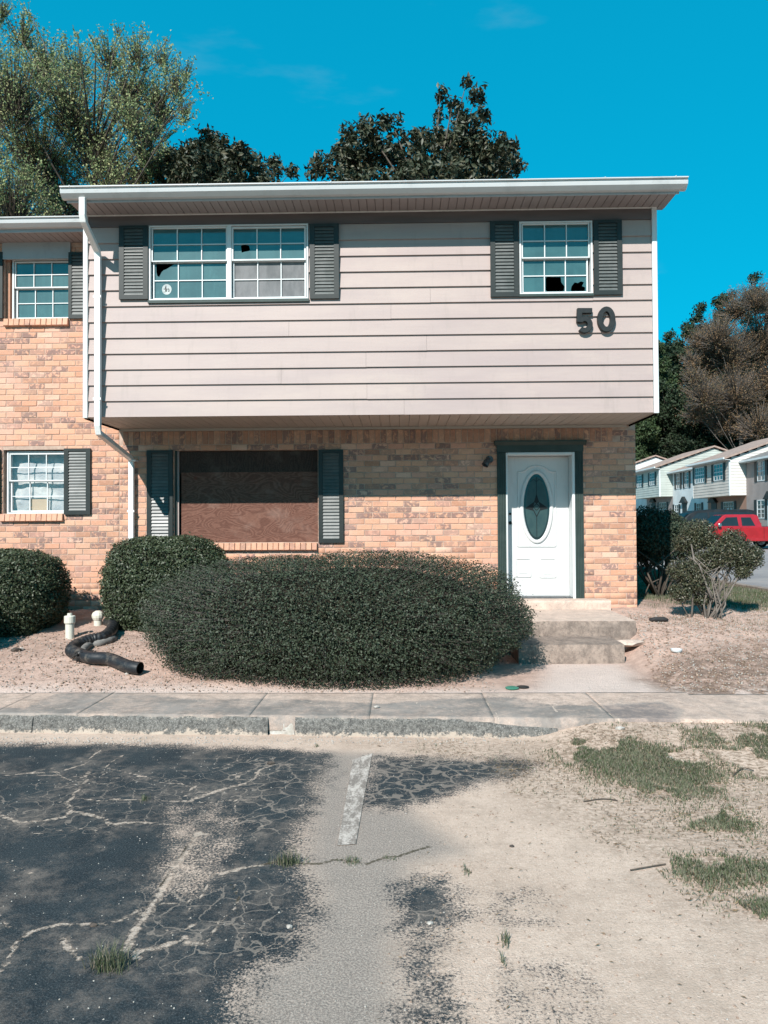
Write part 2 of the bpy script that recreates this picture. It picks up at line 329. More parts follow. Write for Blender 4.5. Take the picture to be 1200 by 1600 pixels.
# drain pipe
g = NG('pipe_black', .45, .4); c = g.mix(g.step(g.noise(9, 6, .75), .48, .72), (.016, .018, .022), (.14, .12, .10)); g.color(c)
simple('hose_grey', (.3, .28, .26), (.18, .17, .16), 12, .8, .2)
simple('rubber_black', (.02, .02, .022), (.05, .045, .04), 14, .7, .3)
simple('lid_green', (.05, .22, .15), (.1, .28, .2), 20, .5, .3)
simple('shingle', (.30, .22, .185), (.2, .15, .13), 3, .95, .1, .5); simple('shingle_grey', (.2, .19, .18), (.14, .13, .125), 3, .95, .1, .5)
simple('pebble', (.6, .55, .5), (.38, .33, .29), 30, .9, .1); simple('pebble_dark', (.07, .06, .055), (.14, .11, .09), 30, .9, .1)
simple('litter_brown', (.14, .09, .055), (.3, .21, .13), 9, .9, .1); simple('clod', (.5, .37, .29), (.26, .18, .14), 9, .95, .05)
# foliage
def leafmat(name, cols, rough=.5, spec=.35, trans=.15, scale=3):
    g = NG(name, rough, spec)
    r = g.attr('rnd'); nd = g.n('ShaderNodeValToRGB'); g.L(r, nd.inputs[0]); el = nd.color_ramp.elements
    k = len(cols)
    el[0].position = 0; el[0].color = (*cols[0], 1); el[1].position = 1; el[1].color = (*cols[-1], 1)
    for i in range(1, k-1): e = el.new(i/(k-1)); e.color = (*cols[i], 1)
    cc = nd.outputs[0]; n1 = g.noise(scale, 4, .6); cc = g.mix(g.math('MULTIPLY', g.step(n1, .4, .7), .45), cc, tuple(min(1, v*1.45) for v in cols[len(cols)//2]))
    g.color(cc)
    if trans:
        tl = g.n('ShaderNodeBsdfTranslucent'); g.L(cc, tl.inputs[0]); mx = g.n('ShaderNodeMixShader'); mx.inputs[0].default_value = trans
        g.L(g.b.outputs[0], mx.inputs[1]); g.L(tl.outputs[0], mx.inputs[2]); g.L(mx.outputs[0], g.t.nodes['Material Output'].inputs['Surface'])
    return g.m
leafmat('hedge_leaf', [(.018, .030, .016), (.028, .045, .024), (.042, .062, .034), (.066, .084, .05)], .55, .3, .1)
leafmat('hedge_leaf_glossy', [(.022, .038, .018), (.04, .062, .028), (.055, .08, .038), (.085, .105, .06)], .48, .35, .12)
leafmat('bush_leaf', [(.03, .045, .02), (.05, .07, .032), (.08, .10, .05), (.15, .14, .08)], .45, .45, .15)
leafmat('magnolia_leaf', [(.016, .022, .014), (.026, .034, .02), (.04, .046, .03), (.10, .085, .055)], .5, .35, .1, 1)
leafmat('spring_leaf', [(.12, .14, .075), (.16, .18, .10), (.20, .20, .12), (.28, .22, .14)], .6, .2, .3, .6)
leafmat('pine_leaf', [(.014, .026, .016), (.024, .042, .022), (.034, .056, .028), (.05, .07, .035)], .6, .2, .1, .12)
leafmat('pine_green', [(.022, .04, .018), (.04, .065, .026), (.055, .085, .034), (.075, .10, .045)], .6, .2, .1, .12)
leafmat('bud_brown', [(.10, .07, .042), (.14, .10, .058), (.18, .125, .075), (.11, .11, .055)], .7, .1, .2, .12)
leafmat('grass_blade', [(.10, .145, .06), (.135, .18, .08), (.19, .205, .12), (.38, .33, .23)], .6, .2, .25, 3)
simple('bark', (.16, .13, .105), (.08, .065, .055), 12, .95, .1, .6, stretch=(1, 1, .3)); simple('bark_pale', (.27, .235, .205), (.13, .11, .095), 20, .95, .1, .6, stretch=(1, 1, .3)); simple('twig_grey', (.20, .18, .16), (.12, .1, .09), 5, .95, .1)
simple('hedge_core_shade', (.022, .02, .015), (.035, .03, .022), 5, .95, .05)  # near black: shade inside the hedges painted into the core colour

# vehicles
g = NG('paint_red', .25, .5); g.b.inputs['Coat Weight'].default_value = .7; g.color(g.mix(g.step(g.noise(3), .4, .6), (.42, .012, .02), (.36, .01, .016)))
g = NG('paint_black', .45, .25); g.b.inputs['Coat Weight'].default_value = .1; g.color(g.mix(g.step(g.noise(3), .4, .6), (.012, .014, .016), (.02, .022, .025)))
simple('tyre', (.015, .015, .016), None, 20, .8, .2); simple('rim', (.4, .4, .4), None, 20, .3, .5, metal=.8); simple('chrome', (.6, .6, .6), None, 20, .2, .5, metal=.9)
simple('headlamp', (.7, .7, .68), None, 20, .15, .6); simple('tail_red', (.4, .02, .02), None, 20, .2, .5)
# far houses
for nm, c_ in (('far_mint', (.55, .60, .56)), ('far_cream', (.68, .61, .55)), ('far_white', (.80, .84, .85)), ('far_grey', (.40, .345, .33)), ('far_white2', (.82, .80, .76)), ('far_brick', (.42, .25, .19))):
    simple(nm, c_, None, .8, .7, .2, .1)
g_ = NG('curb_dirty', .92, .12)
def _curb():
    g = g_; z = g.n('ShaderNodeSeparateXYZ'); g.L(g.pos(), z.inputs[0]); n1 = g.noise(30, 6, .78); n2 = g.noise(5, 6, .75)
    c = g.mix(g.step(n1, .38, .62), (.105, .10, .094), (.24, .225, .205)); c = g.mix(g.math('MULTIPLY', g.step(g.noise(85, 3, .7), .54, .64), .6), c, (.42, .40, .37)); c = g.mix(g.math('MULTIPLY', g.step(g.noise(70, 3, .7), .55, .64), .6), c, (.045, .043, .04))
    e = g.math('ADD', z.outputs['Z'], g.math('MULTIPLY', g.math('SUBTRACT', n2, .5), .22)); e = g.math('ADD', e, g.math('MULTIPLY', g.math('SUBTRACT', g.noise(40, 5, .8), .5), .12))
    c = g.mix(g.step(e, .035, .005), c, (.56, .46, .38)); t = g.math('MULTIPLY', g.step(e, .135, .17), .8); c = g.mix(t, c, (.50, .43, .36)); g.color(c); g.bump(n1, .9, .012)
_curb()
M = MATS
def calibrate(name, f):
    """scale every constant colour of a material (paint chart correction to measured albedos)"""
    f = f if isinstance(f, tuple) else (f, f, f)
    sc3 = lambda c: (min(1, c[0]*f[0]), min(1, c[1]*f[1]), min(1, c[2]*f[2]), 1)
    for nd in M[name].node_tree.nodes:
        if nd.type == 'MIX':
            for k in (6, 7):
                if not nd.inputs[k].is_linked: nd.inputs[k].default_value = sc3(nd.inputs[k].default_value)
        elif nd.type == 'VALTORGB':
            for e in nd.color_ramp.elements: e.color = sc3(e.color)
        elif nd.type == 'BSDF_PRINCIPLED' and not nd.inputs['Base Color'].is_linked: nd.inputs['Base Color'].default_value = sc3(nd.inputs['Base Color'].default_value)
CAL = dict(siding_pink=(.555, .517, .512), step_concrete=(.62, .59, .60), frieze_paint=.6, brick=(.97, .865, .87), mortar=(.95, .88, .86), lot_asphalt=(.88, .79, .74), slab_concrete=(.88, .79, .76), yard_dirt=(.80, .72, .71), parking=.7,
           door_paint=.66, white_clean=.74, white_trim=.85, gutter_white=.62, shutter_green=.27, louver_green=.66, soffit_paint=.6, soffit_low=.8, fascia_grey=.7,
           hedge_leaf=(.95, .85, .9), hedge_leaf_glossy=(.95, .85, .9), spring_leaf=(1.5, 1.68, 1.35), bud_brown=(1.25, 1.15, 1.15), pine_leaf=.7, pine_green=.8, magnolia_leaf=(1.15, 1.15, 1.0), grass_blade=(.75, .68, .8), bush_leaf=(.85, .72, .8), road_asphalt=(1.35, 1.2, 1.15), plywood=(.85, .74, .72), plywood_old=.55, stripe_paint=(.66, .6, .57), shingle=1.25, shingle_grey=1.1,
           tread_concrete=(.95, .88, .88), broken_concrete=.62, glass_teal=(.42, .62, .6), number_black=.6, trim_green=.7)
for _n in list(M):
    calibrate(_n, CAL.get(_n, .75))   # default: everything a little darker than the paint chart

# ------------------------------------------------------------------ object helpers
WL = {}
def _wl(o): return WL.get(o.name, Vector((0, 0, 0)))
def lab(o, label=None, cat=None, group=None, kind=None):
    if label: o['label'] = label
    if cat: o['category'] = cat
    if group: o['group'] = group
    if kind: o['kind'] = kind
    return o
def thing(name, loc, label, cat, group=None):
    o = bpy.data.objects.new(name, None); col.objects.link(o); o.location = loc; o.empty_display_size = .2
    WL[o.name] = Vector(loc); return lab(o, label, cat, group)
def link(name, me, parent=None, at=None, kind=None):
    """at = world position of the mesh origin"""
    o = bpy.data.objects.new(name, me); col.objects.link(o)
    if parent is not None:
        o.parent = parent
    base = _wl(parent) if parent is not None else Vector((0, 0, 0))
    wp = Vector(at) if at is not None else base
    o.location = wp - base; WL[o.name] = wp
    if kind: o['kind'] = kind
    return o
class MB:
    def __init__(s): s.v = []; s.f = []; s.mi = []
    def add(s, vs, fs, mi=0):
        b = len(s.v); s.v += [tuple(v) for v in vs]; s.f += [tuple(i+b for i in f) for f in fs]; s.mi += [mi]*len(fs); return s
    def box(s, x0, x1, y0, y1, z0, z1, mi=0):
        return s.add([(x0, y0, z0), (x1, y0, z0), (x1, y1, z0), (x0, y1, z0), (x0, y0, z1), (x1, y0, z1), (x1, y1, z1), (x0, y1, z1)],
                     [(0, 3, 2, 1), (4, 5, 6, 7), (0, 1, 5, 4), (1, 2, 6, 5), (2, 3, 7, 6), (3, 0, 4, 7)], mi)
    def prism_x(s, prof, x0, x1, mi=0):   # prof: (y,z) CCW seen from -x... closed
        n = len(prof); vs = [(x0, y, z) for y, z in prof] + [(x1, y, z) for y, z in prof]
        fs = [(i, (i+1) % n, (i+1) % n+n, i+n) for i in range(n)] + [tuple(range(n-1, -1, -1)), tuple(range(n, 2*n))]
        return s.add(vs, fs, mi)
    def prism_y(s, prof, y0, y1, mi=0):   # prof: (x,z)
        n = len(prof); vs = [(x, y0, z) for x, z in prof] + [(x, y1, z) for x, z in prof]
        fs = [((i+1) % n, i, i+n, (i+1) % n+n) for i in range(n)] + [tuple(range(n)), tuple(range(2*n-1, n-1, -1))]
        return s.add(vs, fs, mi)
    def tube(s, pts, rad, k=8, cap=True, mi=0):
        pts = [Vector(p) for p in pts]; n = len(pts); vs = []; up = Vector((0.13, .21, .97))
        if not hasattr(rad, '__len__'): rad = [rad]*n
        prev = None
        for i, p in enumerate(pts):
            d = (pts[min(i+1, n-1)]-pts[max(i-1, 0)]).normalized()
            a = (prev if prev is not None else d.cross(up if abs(d.dot(up)) < .95 else Vector((1, 0, 0))))
            a = (a - d*a.dot(d)).normalized(); prev = a; b = d.cross(a)
            for j in range(k):
                t = 2*pi*j/k; vs.append(p + (a*cos(t)+b*sin(t))*rad[i])
        fs = [(i*k+j, i*k+(j+1) % k, (i+1)*k+(j+1) % k, (i+1)*k+j) for i in range(n-1) for j in range(k)]
        if cap: fs += [tuple(range(k-1, -1, -1)), tuple(range((n-1)*k, n*k))]
        return s.add(vs, fs, mi)
    def mesh(s, name, mats, off=(0, 0, 0), smooth=False):
        me = bpy.data.meshes.new(name)
        me.from_pydata([(v[0]-off[0], v[1]-off[1], v[2]-off[2]) for v in s.v], [], s.f)
        for m in (mats if isinstance(mats, (list, tuple)) else [mats]): me.materials.append(M[m])
        me.polygons.foreach_set('material_index', s.mi)
        if smooth: me.polygons.foreach_set('use_smooth', [True]*len(s.f))
        me.update(); return me
    def build(s, name, mats, parent=None, smooth=False, kind=None, at=None, recalc=False):
        off = at if at is not None else (_wl(parent) if parent is not None else Vector((0, 0, 0)))
        me = s.mesh(name, mats, off, smooth)
        if recalc:
            import bmesh
            bm = bmesh.new(); bm.from_mesh(me); bmesh.ops.recalc_face_normals(bm, faces=bm.faces); bm.to_mesh(me); bm.free()
        return link(name, me, parent, off, kind)
def bevel(o, wdt=.004, seg=1):
    md = o.modifiers.new('bevel', 'BEVEL'); md.width = wdt; md.segments = seg; md.limit_method = 'ANGLE'; return o
def np_mesh(name, V, F, mat, attrs=None, parent=None, kind=None, smooth=False, at=None):
    """V (n,3) float, F (m,k) int; attrs: dict of per-vertex floats"""
    V = np.asarray(V, np.float32).reshape(-1, 3); F = np.asarray(F, np.int32); m, k = F.shape
    off = np.array(at if at is not None else (_wl(parent) if parent is not None else (0, 0, 0)), np.float32)
    me = bpy.data.meshes.new(name); me.vertices.add(len(V)); me.vertices.foreach_set('co', (V-off).ravel())
    me.loops.add(m*k); me.loops.foreach_set('vertex_index', F.ravel()); me.polygons.add(m)
    me.polygons.foreach_set('loop_start', np.arange(0, m*k, k, dtype=np.int32)); me.polygons.foreach_set('loop_total', np.full(m, k, np.int32))
    if smooth: me.polygons.foreach_set('use_smooth', np.ones(m, bool))
    for an, av in (attrs or {}).items():
        a = me.attributes.new(an, 'FLOAT', 'POINT'); a.data.foreach_set('value', np.asarray(av, np.float32).ravel())
    me.materials.append(M[mat]); me.update(calc_edges=True)
    return link(name, me, parent, Vector(off.tolist()), kind)
def grid_mesh(name, xs, ys, hf, mat, attrf=None, kind=None, parent=None):
    X, Y = np.meshgrid(xs, ys); X = X.ravel(); Y = Y.ravel(); Z = hf(X, Y)
    nx, ny = len(xs), len(ys); i = np.arange(nx-1)[None, :] + np.arange(ny-1)[:, None]*nx; i = i.ravel()
    F = np.stack([i, i+1, i+nx+1, i+nx], 1)
    return np_mesh(name, np.stack([X, Y, Z], 1), F, mat, attrf(X, Y) if attrf else None, parent, kind, True)

# ------------------------------------------------------------------ terrain
def yc(x): return 6.0 - .035*(np.asarray(x)+1)      # curb line
def H(x, y):
    x = np.asarray(x, float); y = np.asarray(y, float)
    h = np.where(y < yc(x)+.07, 0, np.where(y < 6.9, .125, .125+(y-6.9)*.115)); h = np.minimum(h, .52)
    ramp = sst(4.7, 6.05, y)*.13; k = sst(.9, 1.7, x); h = np.where(y < 6.05, ramp*k, h)
    pth = sst(.7, 1.1, x)*sst(2.95, 2.5, x)*sst(6.8, 7.1, y)*sst(9.6, 9.0, y)
    h = h*(1-pth) + pth*.135
    mound = np.exp(-((x-3.5)/.9)**2-((y-9.1)/.8)**2)*.07; h = h + mound
    rough = sst(6.9, 7.3, y)*sst(9., 6.3, x)*(1-pth)
    h = h + rough*((fbm(x, y, .7, 3)-.5)*.07 + (fbm(x, y, .16, 9, 3)-.5)*.035)
    lotr = sst(5.95, 5.6, y)*sst(.8, 2.2, x); h = h + lotr*(fbm(x, y, .5, 5)-.5)*.03
    up = sst(20, 25, x)*.6 + np.clip((y-50)/60, 0, 1)*np.where(x > 18, 1.2, .4) + np.clip((y-95)/80, 0, 1)*6
    dip = -.22*sst(20, 36, y)*sst(8, 12, x)*sst(23.5, 21, x)*sst(60, 50, y)
    return h + dip + np.where(y > 14, up, 0)*sst(14, 22, y)
def Hs(x, y): return float(H(np.array([x]), np.array([y]))[0])

px2g = lambda L, z=0: [G(a, b, z) for a, b in L]
A1 = px2g([(-500, 1160), (60, 1162), (300, 1165), (440, 1170), (512, 1178), (512, 1200), (495, 1260), (473, 1330), (480, 1345), (502, 1392), (495, 1440), (470, 1490), (400, 1520), (388, 1600), (340, 1800), (-1500, 2600), (-1500, 1160)])
A2 = px2g([(588, 1180), (690, 1182), (740, 1187), (790, 1182), (842, 1192), (830, 1212), (760, 1222), (700, 1240), (650, 1258), (600, 1265), (562, 1262)])
A3 = px2g([(615, 1378), (690, 1366), (724, 1388), (720, 1430), (680, 1458), (612, 1455)])
A4 = px2g([(638, 1450), (690, 1460), (688, 1520), (712, 1570), (735, 1700), (610, 1700), (628, 1580), (640, 1500)])
A5 = px2g([(785, 1405), (835, 1402), (840, 1432), (800, 1436)]); A6 = px2g([(820, 1520), (900, 1530), (905, 1620), (800, 1640)])
S1 = px2g([(276, 1268), (330, 1263), (362, 1290), (352, 1312), (335, 1342), (318, 1352), (300, 1385), (272, 1378), (288, 1322)])
S2 = px2g([(560, 1262), (640, 1266), (700, 1250), (740, 1300), (620, 1330), (540, 1330)])
W1 = px2g([(505, 1176), (592, 1178), (562, 1262), (640, 1270), (720, 1330), (640, 1350), (612, 1460), (630, 1700), (360, 1700), (395, 1520), (470, 1490), (502, 1400), (480, 1345)])
def cr(L, ox, oy, s=2): return px2g([(ox+a/s, oy+b/s) for a, b in L])
o1 = (0, 1060); o2 = (0, 1300)
CR = [(.022, cr([(-60, 425), (0, 430), (60, 450), (130, 445), (200, 435), (225, 415), (280, 425), (330, 440), (340, 460), (380, 452), (430, 450), (520, 455), (560, 460)], *o1)),
      (.020, cr([(225, 415), (210, 390), (225, 370), (250, 340), (270, 320), (265, 305), (280, 290)], *o1)),
      (.010, cr([(245, 312), (300, 295), (340, 290)], *o1)), (.014, cr([(330, 215), (290, 240), (265, 268), (240, 275), (190, 290)], *o1)),
      (.013, cr([(-60, 300), (0, 305), (80, 297), (175, 292), (190, 305), (220, 320)], *o1)),
      (.012, cr([(385, 240), (340, 265), (330, 280), (400, 295), (450, 305), (500, 325), (560, 330), (600, 340), (590, 360), (565, 375)], *o1)),
      (.015, cr([(230, 372), (300, 382), (400, 380), (500, 382), (560, 385), (600, 380)], *o1)), (.028, cr([(590, 385), (640, 365), (700, 345), (760, 330)], *o1)),
      (.013, cr([(760, 330), (800, 310), (810, 285), (860, 270), (950, 270), (1010, 275)], *o1)), (.012, cr([(600, 385), (650, 390), (720, 380), (780, 380)], *o1)),
      (.012, cr([(725, 300), (750, 315), (745, 295), (780, 290), (800, 280)], *o1)), (.010, cr([(700, 485), (760, 478), (800, 485)], *o1)), (.007, cr([(145, 455), (180, 475), (260, 470), (340, 480), (350, 500)], *o1)),
      (.008, cr([(560, 290), (640, 288), (700, 275), (760, 250)], *o1)), (.007, cr([(870, 400), (930, 400), (980, 385), (1000, 300)], *o1)),
      (.012, cr([(-50, 230), (0, 265), (30, 300)], *o2)), (.018, cr([(-40, 480), (20, 410), (50, 350), (100, 310), (180, 290), (280, 290), (350, 285), (400, 265), (440, 240)], *o2)),
      (.022, cr([(420, 378), (500, 360), (580, 335), (590, 350), (640, 350)], *o2)), (.008, cr([(500, 225), (580, 220)], *o2)), (.008, cr([(590, 190), (592, 300), (560, 310)], *o2)),
      (.010, cr([(650, 140), (640, 190), (620, 210)], *o2)), (.012, cr([(735, 165), (745, 230), (700, 270), (650, 330), (650, 380)], *o2)), (.008, cr([(600, 290), (700, 280), (750, 300), (820, 295), (860, 300)], *o2)),
      (.008, cr([(60, 140), (100, 130), (20, 95)], *o2)), (.009, cr([(510, 300), (540, 320), (600, 330)], *o2)), (.009, cr([(760, 310), (740, 370), (720, 400)], *o2)),
      (.02, cr([(640, 135), (700, 130), (760, 112), (860, 95)], *o2)), (.032, cr([(620, 0), (585, 60), (540, 120), (515, 170), (475, 230), (445, 270), (410, 330), (400, 370), (430, 390)], *o2)),
      (.02, cr([(200, 330), (210, 360), (250, 400)], *o2))]
rr = random.Random(5)
for k in range(26):    # hairline offshoots of the drawn cracks
    w_, pl = rr.choice(CR[:14]); a = rr.choice(pl); ang = rr.uniform(0, 2*pi); q = [a]
    for j in range(rr.randint(3, 6)):
        ang += rr.uniform(-.9, .9); q.append((q[-1][0]+cos(ang)*rr.uniform(.05, .14), q[-1][1]+sin(ang)*rr.uniform(.04, .1)))
    CR.append((rr.uniform(.004, .007), q))
JT = [(.018, cr([(820, 102), (860, 95), (1000, 100), (1050, 85), (1150, 100), (1200, 80), (1250, 75), (1290, 60), (1345, 45)], *o2)),
      (.012, cr([(720, 160), (745, 200), (740, 250)], *o2)), (.01, cr([(590, 20), (575, 60), (545, 110), (500, 170)], *o2))]
GP = [px2g(L, .06) for L in (
    [(850, 1152), (930, 1143), (1000, 1150), (1010, 1165), (1090, 1170), (1140, 1200), (1135, 1228), (1060, 1238), (1000, 1228), (940, 1208), (880, 1182)],
    [(1060, 1152), (1200, 1140), (1300, 1140), (1300, 1200), (1150, 1208), (1120, 1182), (1060, 1165)],
    [(1072, 1255), (1130, 1246), (1185, 1275), (1160, 1288), (1080, 1282)], [(1045, 1325), (1110, 1318), (1230, 1335), (1210, 1362), (1110, 1372), (1050, 1348)],
    [(1150, 1390), (1230, 1380), (1260, 1420), (1190, 1418)])]
TH = px2g([(560, 1152), (700, 1146), (850, 1150), (930, 1140), (1500, 1130), (1600, 1480), (1300, 1440), (1180, 1430), (1080, 1400), (1010, 1330), (900, 1290), (800, 1230), (760, 1178), (650, 1168)], .05)
def lot_attrs(x, y):
    a = np.maximum.reduce([sdpoly(x, y, A1), sdpoly(x, y, A2), sdpoly(x, y, A3), np.minimum(sdpoly(x, y, A4), .03), np.minimum(sdpoly(x, y, A5), -.06), np.minimum(sdpoly(x, y, A6), -.05)])
    a = np.minimum(a, np.maximum(-sdpoly(x, y, S1), .045)); a = np.minimum(a, np.maximum(-sdpoly(x, y, S2), -.12)); wob = (fbm(x, y, .6, 13)-.5)*.25; a = np.where((a < .3) & (a > -.3), a+wob*.6, a)
    a = np.minimum(a, yc(x)-.13-y)
    crk = np.full(x.shape, 9.)
    for w_, pl in CR: crk = np.minimum(crk, segd(x, y, pl)/w_)
    j = np.full(x.shape, 9.)
    for w_, pl in JT: j = np.minimum(j, segd(x, y, pl)/w_)
    al = sst(-.1, .1, sdpoly(x, y, A2))*1.0 + sst(-.1, .1, sdpoly(x, y, A3))*.6 + sst(-.1, .1, sdpoly(x, y, A4))*.9
    c0 = px2g([(440, 1370), (230, 1390), (210, 1500), (380, 1530), (480, 1480), (500, 1400)]); al = al + sst(-.15, .15, sdpoly(x, y, c0))*.42
    al = al + sst(0, .3, sdpoly(x, y, A1))*.30*sst(.42, .62, fbm(x, y, .9, 55, 3)); c1 = px2g([(340, 1180), (500, 1185), (480, 1300), (380, 1290)]); al = al + sst(-.15, .15, sdpoly(x, y, c1))*.38
    wg = sst(-.15, .12, sdpoly(x, y, W1))
    th = sst(-.25, .2, sdpoly(x, y, TH)); gm = np.maximum.reduce([sdpoly(x, y, p) for p in GP]); th = np.maximum(th*.62, sst(-.12, .06, gm))
    return dict(asph=np.clip(a, -1, 1), crack=np.clip(crk, 0, 9), joint=np.clip(j, 0, 9), alli=al, grey=wg, thatch=th)
def rs(*seg):
    out = []
    for a, b, st in seg:
        n = max(1, int(round((b-a)/st))); out += list(np.linspace(a, b, n, endpoint=False))
    out.append(seg[-1][1]); return np.array(out)
lotx = rs((-14, -6, .5), (-6, -4.2, .1), (-4.2, 4.4, .022), (4.4, 6.3, .12))
def lot_y(v):  # v in 0..1 rows; last row follows the curb
    return v
ys = rs((-10, -2, .8), (-2, 1.6, .2), (1.6, 6.0, .022))
def lot_build():
    X, Y = np.meshgrid(lotx, ys); Yw = np.where(Y > 5.0, 5.0+(Y-5.0)*(yc(X)+.05-5.0)/1.0, Y)
    Xr, Yr = X.ravel(), Yw.ravel(); nx, ny = len(lotx), len(ys); i = (np.arange(nx-1)[None, :]+np.arange(ny-1)[:, None]*nx).ravel()
    return np_mesh('parking_lot', np.stack([Xr, Yr, H(Xr, np.minimum(Yr, 5.99))], 1), np.stack([i, i+1, i+nx+1, i+nx], 1), 'lot_asphalt', lot_attrs(Xr, Yr), None, 'structure', True)
lot_build()

def yard_attrs(x, y):
    path = px2g([(820, 1090), (840, 1045), (840, 1030), (975, 1036), (1010, 1060), (1100, 1085), (1500, 1095), (1500, 1160), (800, 1150)], .14)
    sp = sdpoly(x, y, path)
    clay = sst(.25, -.1, sp)*sst(6.85, 7.3, y+.25*(fbm(x, y, .5, 21)-.5))
    t1 = px2g([(1000, 1052), (1100, 1032), (1400, 1000), (1500, 1080), (1250, 1095), (1060, 1075)], .2)
    th = sst(-.3, .2, sdpoly(x, y, t1))
    th = np.maximum(th, sst(-.6, .2, -np.abs(y-9.3)+.9)*sst(-1.2, -2.2, x)*.35)
    th = np.maximum(th, sst(10.3, 11.2, y)*sst(3.2, 3.6, x)*.7)
    gr = sst(4.2, 5.1, x-.3*(y-11)*.3)*sst(9.9, 11.2, y)
    gr = np.maximum(gr, sst(3.0, 3.3, x)*sst(11.3, 12.0, y)*.8)
    return dict(clay=clay, thatch=th, grass=gr)
grid_mesh('yard', rs((-14, -6, .4), (-6, 5.5, .035), (5.5, 6.36, .1)), rs((6.02, 11.5, .035), (11.5, 15, .12), (15, 40, 1), (40, 120, 6)), lambda x, y: H(x, y)-.004, 'yard_dirt', yard_attrs, 'structure')
grid_mesh('road', rs((6.36, 22.6, .9),), rs((-10, 14, .6), (14, 30, 1.), (30, 130, 4)), lambda x, y: H(x, y)-.03, 'road_asphalt', None, 'structure')
grid_mesh('ground', rs((-400, -14, 30), (-14, 22.6, 4), (22.6, 60, 2.5), (60, 500, 30)), rs((-300, -10, 30), (-10, 120, 4), (120, 700, 30)), lambda x, y: np.where((x > 22.5) | (y > 119) | (x < -13.9), H(x, y)-.05, H(x, y)-1.2), 'far_ground', None, 'structure')
# kerb between grass strip and road
mb = MB()
for i in range(40):
    y0 = 9+i*1.5; y1 = y0+1.49; z = Hs(6.2, y0+.7)
    mb.box(6.22, 6.38, y0, y1, z-.2, z+.05)
mb.build('road_kerb', 'step_concrete', kind='structure')

# sidewalk: base with slabs as children
sw = bpy.data.objects.new('sidewalk', None); col.objects.link(sw); sw['kind'] = 'structure'; WL[sw.name] = Vector((0, 0, 0))
B1 = [(-300, 1100), (40, 1106), (75, 1089), (100, 1081), (160, 1078), (240, 1086), (300, 1093), (400, 1091), (480, 1093), (600, 1099), (700, 1091), (800, 1089), (850, 1101), (930, 1102), (978, 1134), (955, 1160), (400, 1140), (0, 1135), (-300, 1135)]
B1 = px2g(B1, .15); B2 = px2g([(938, 1103), (1030, 1098), (1060, 1108), (1058, 1128), (990, 1131), (950, 1116)], .15)
SCR = [px2g(L, .15) for L in ([(922, 1098), (945, 1112), (968, 1124), (992, 1137)], [(748, 1084), (762, 1100), (772, 1112), (778, 1122)], [(300, 1090), (318, 1100), (305, 1112), (330, 1122)], [(640, 1092), (660, 1103), (700, 1108), (730, 1120)], [(60, 1100), (90, 1108), (120, 1106), (150, 1119)], [(470, 1094), (500, 1100), (520, 1112)], [(860, 1101), (870, 1112), (900, 1120)])]
def slab_attrs(x, y):
    ck = np.full(x.shape, 9.)
    for L in SCR: ck = np.minimum(ck, segd(x, y, L)/.016)
    b2 = sdpoly(x, y, B2); return dict(asph=np.clip(np.maximum(sdpoly(x, y, B1), b2+.03), -1, 1), grey=sst(-.02, .05, b2), crack=np.clip(ck, 0, 9))
joints = [-9, -7.6, -6.2, -4.8, -3.4, G(143, 1103, .15)[0], G(400, 1106, .15)[0], G(580, 1106, .15)[0], G(765, 1106, .15)[0], G(955, 1118, .15)[0], 3.5]
for a, b in zip(joints[:-1], joints[1:]):
    sk = .12 if abs(a-joints[8]) < .01 or abs(a - joints[5]) < .01 else .0
    nx = max(4, int((b-a-.012)/.03)); xs = np.linspace(a+.0008, b-.0008, nx); yv = np.linspace(0, 1, 26)
    X, V = np.meshgrid(xs, yv); Yf = yc(X)+.03; Y = Yf + V*(6.86-Yf)
    tilt = rr.uniform(-.003, .003)
    cz = .15+tilt*V-np.where(X > 2.6, .02, 0)
    if a > 2: cz = cz - .02
    Xf, Yr, Z = X.ravel(), Y.ravel(), cz.ravel(); ny = 26
    i = (np.arange(nx-1)[None, :]+np.arange(ny-1)[:, None]*nx).ravel(); F = np.stack([i, i+1, i+nx+1, i+nx], 1)
    # skirt
    ring = list(range(nx)) + [nx*j+nx-1 for j in range(1, ny)] + [nx*(ny-1)+k for k in range(nx-2, -1, -1)] + [nx*j for j in range(ny-2, 0, -1)]
    base = len(Xf); ra = np.array(ring); V2 = np.stack([Xf[ra], Yr[ra], Z[ra]-.12], 1); n = len(ring); k_ = np.arange(n)
    F2 = np.stack([ra, base+k_, base+(k_+1) % n, ra[(k_+1) % n]], 1)
    VV = np.concatenate([np.stack([Xf, Yr, Z], 1), V2]); np_mesh('concrete_slab', VV, np.concatenate([F, F2]), 'slab_concrete', slab_attrs(VV[:, 0], VV[:, 1]), sw)
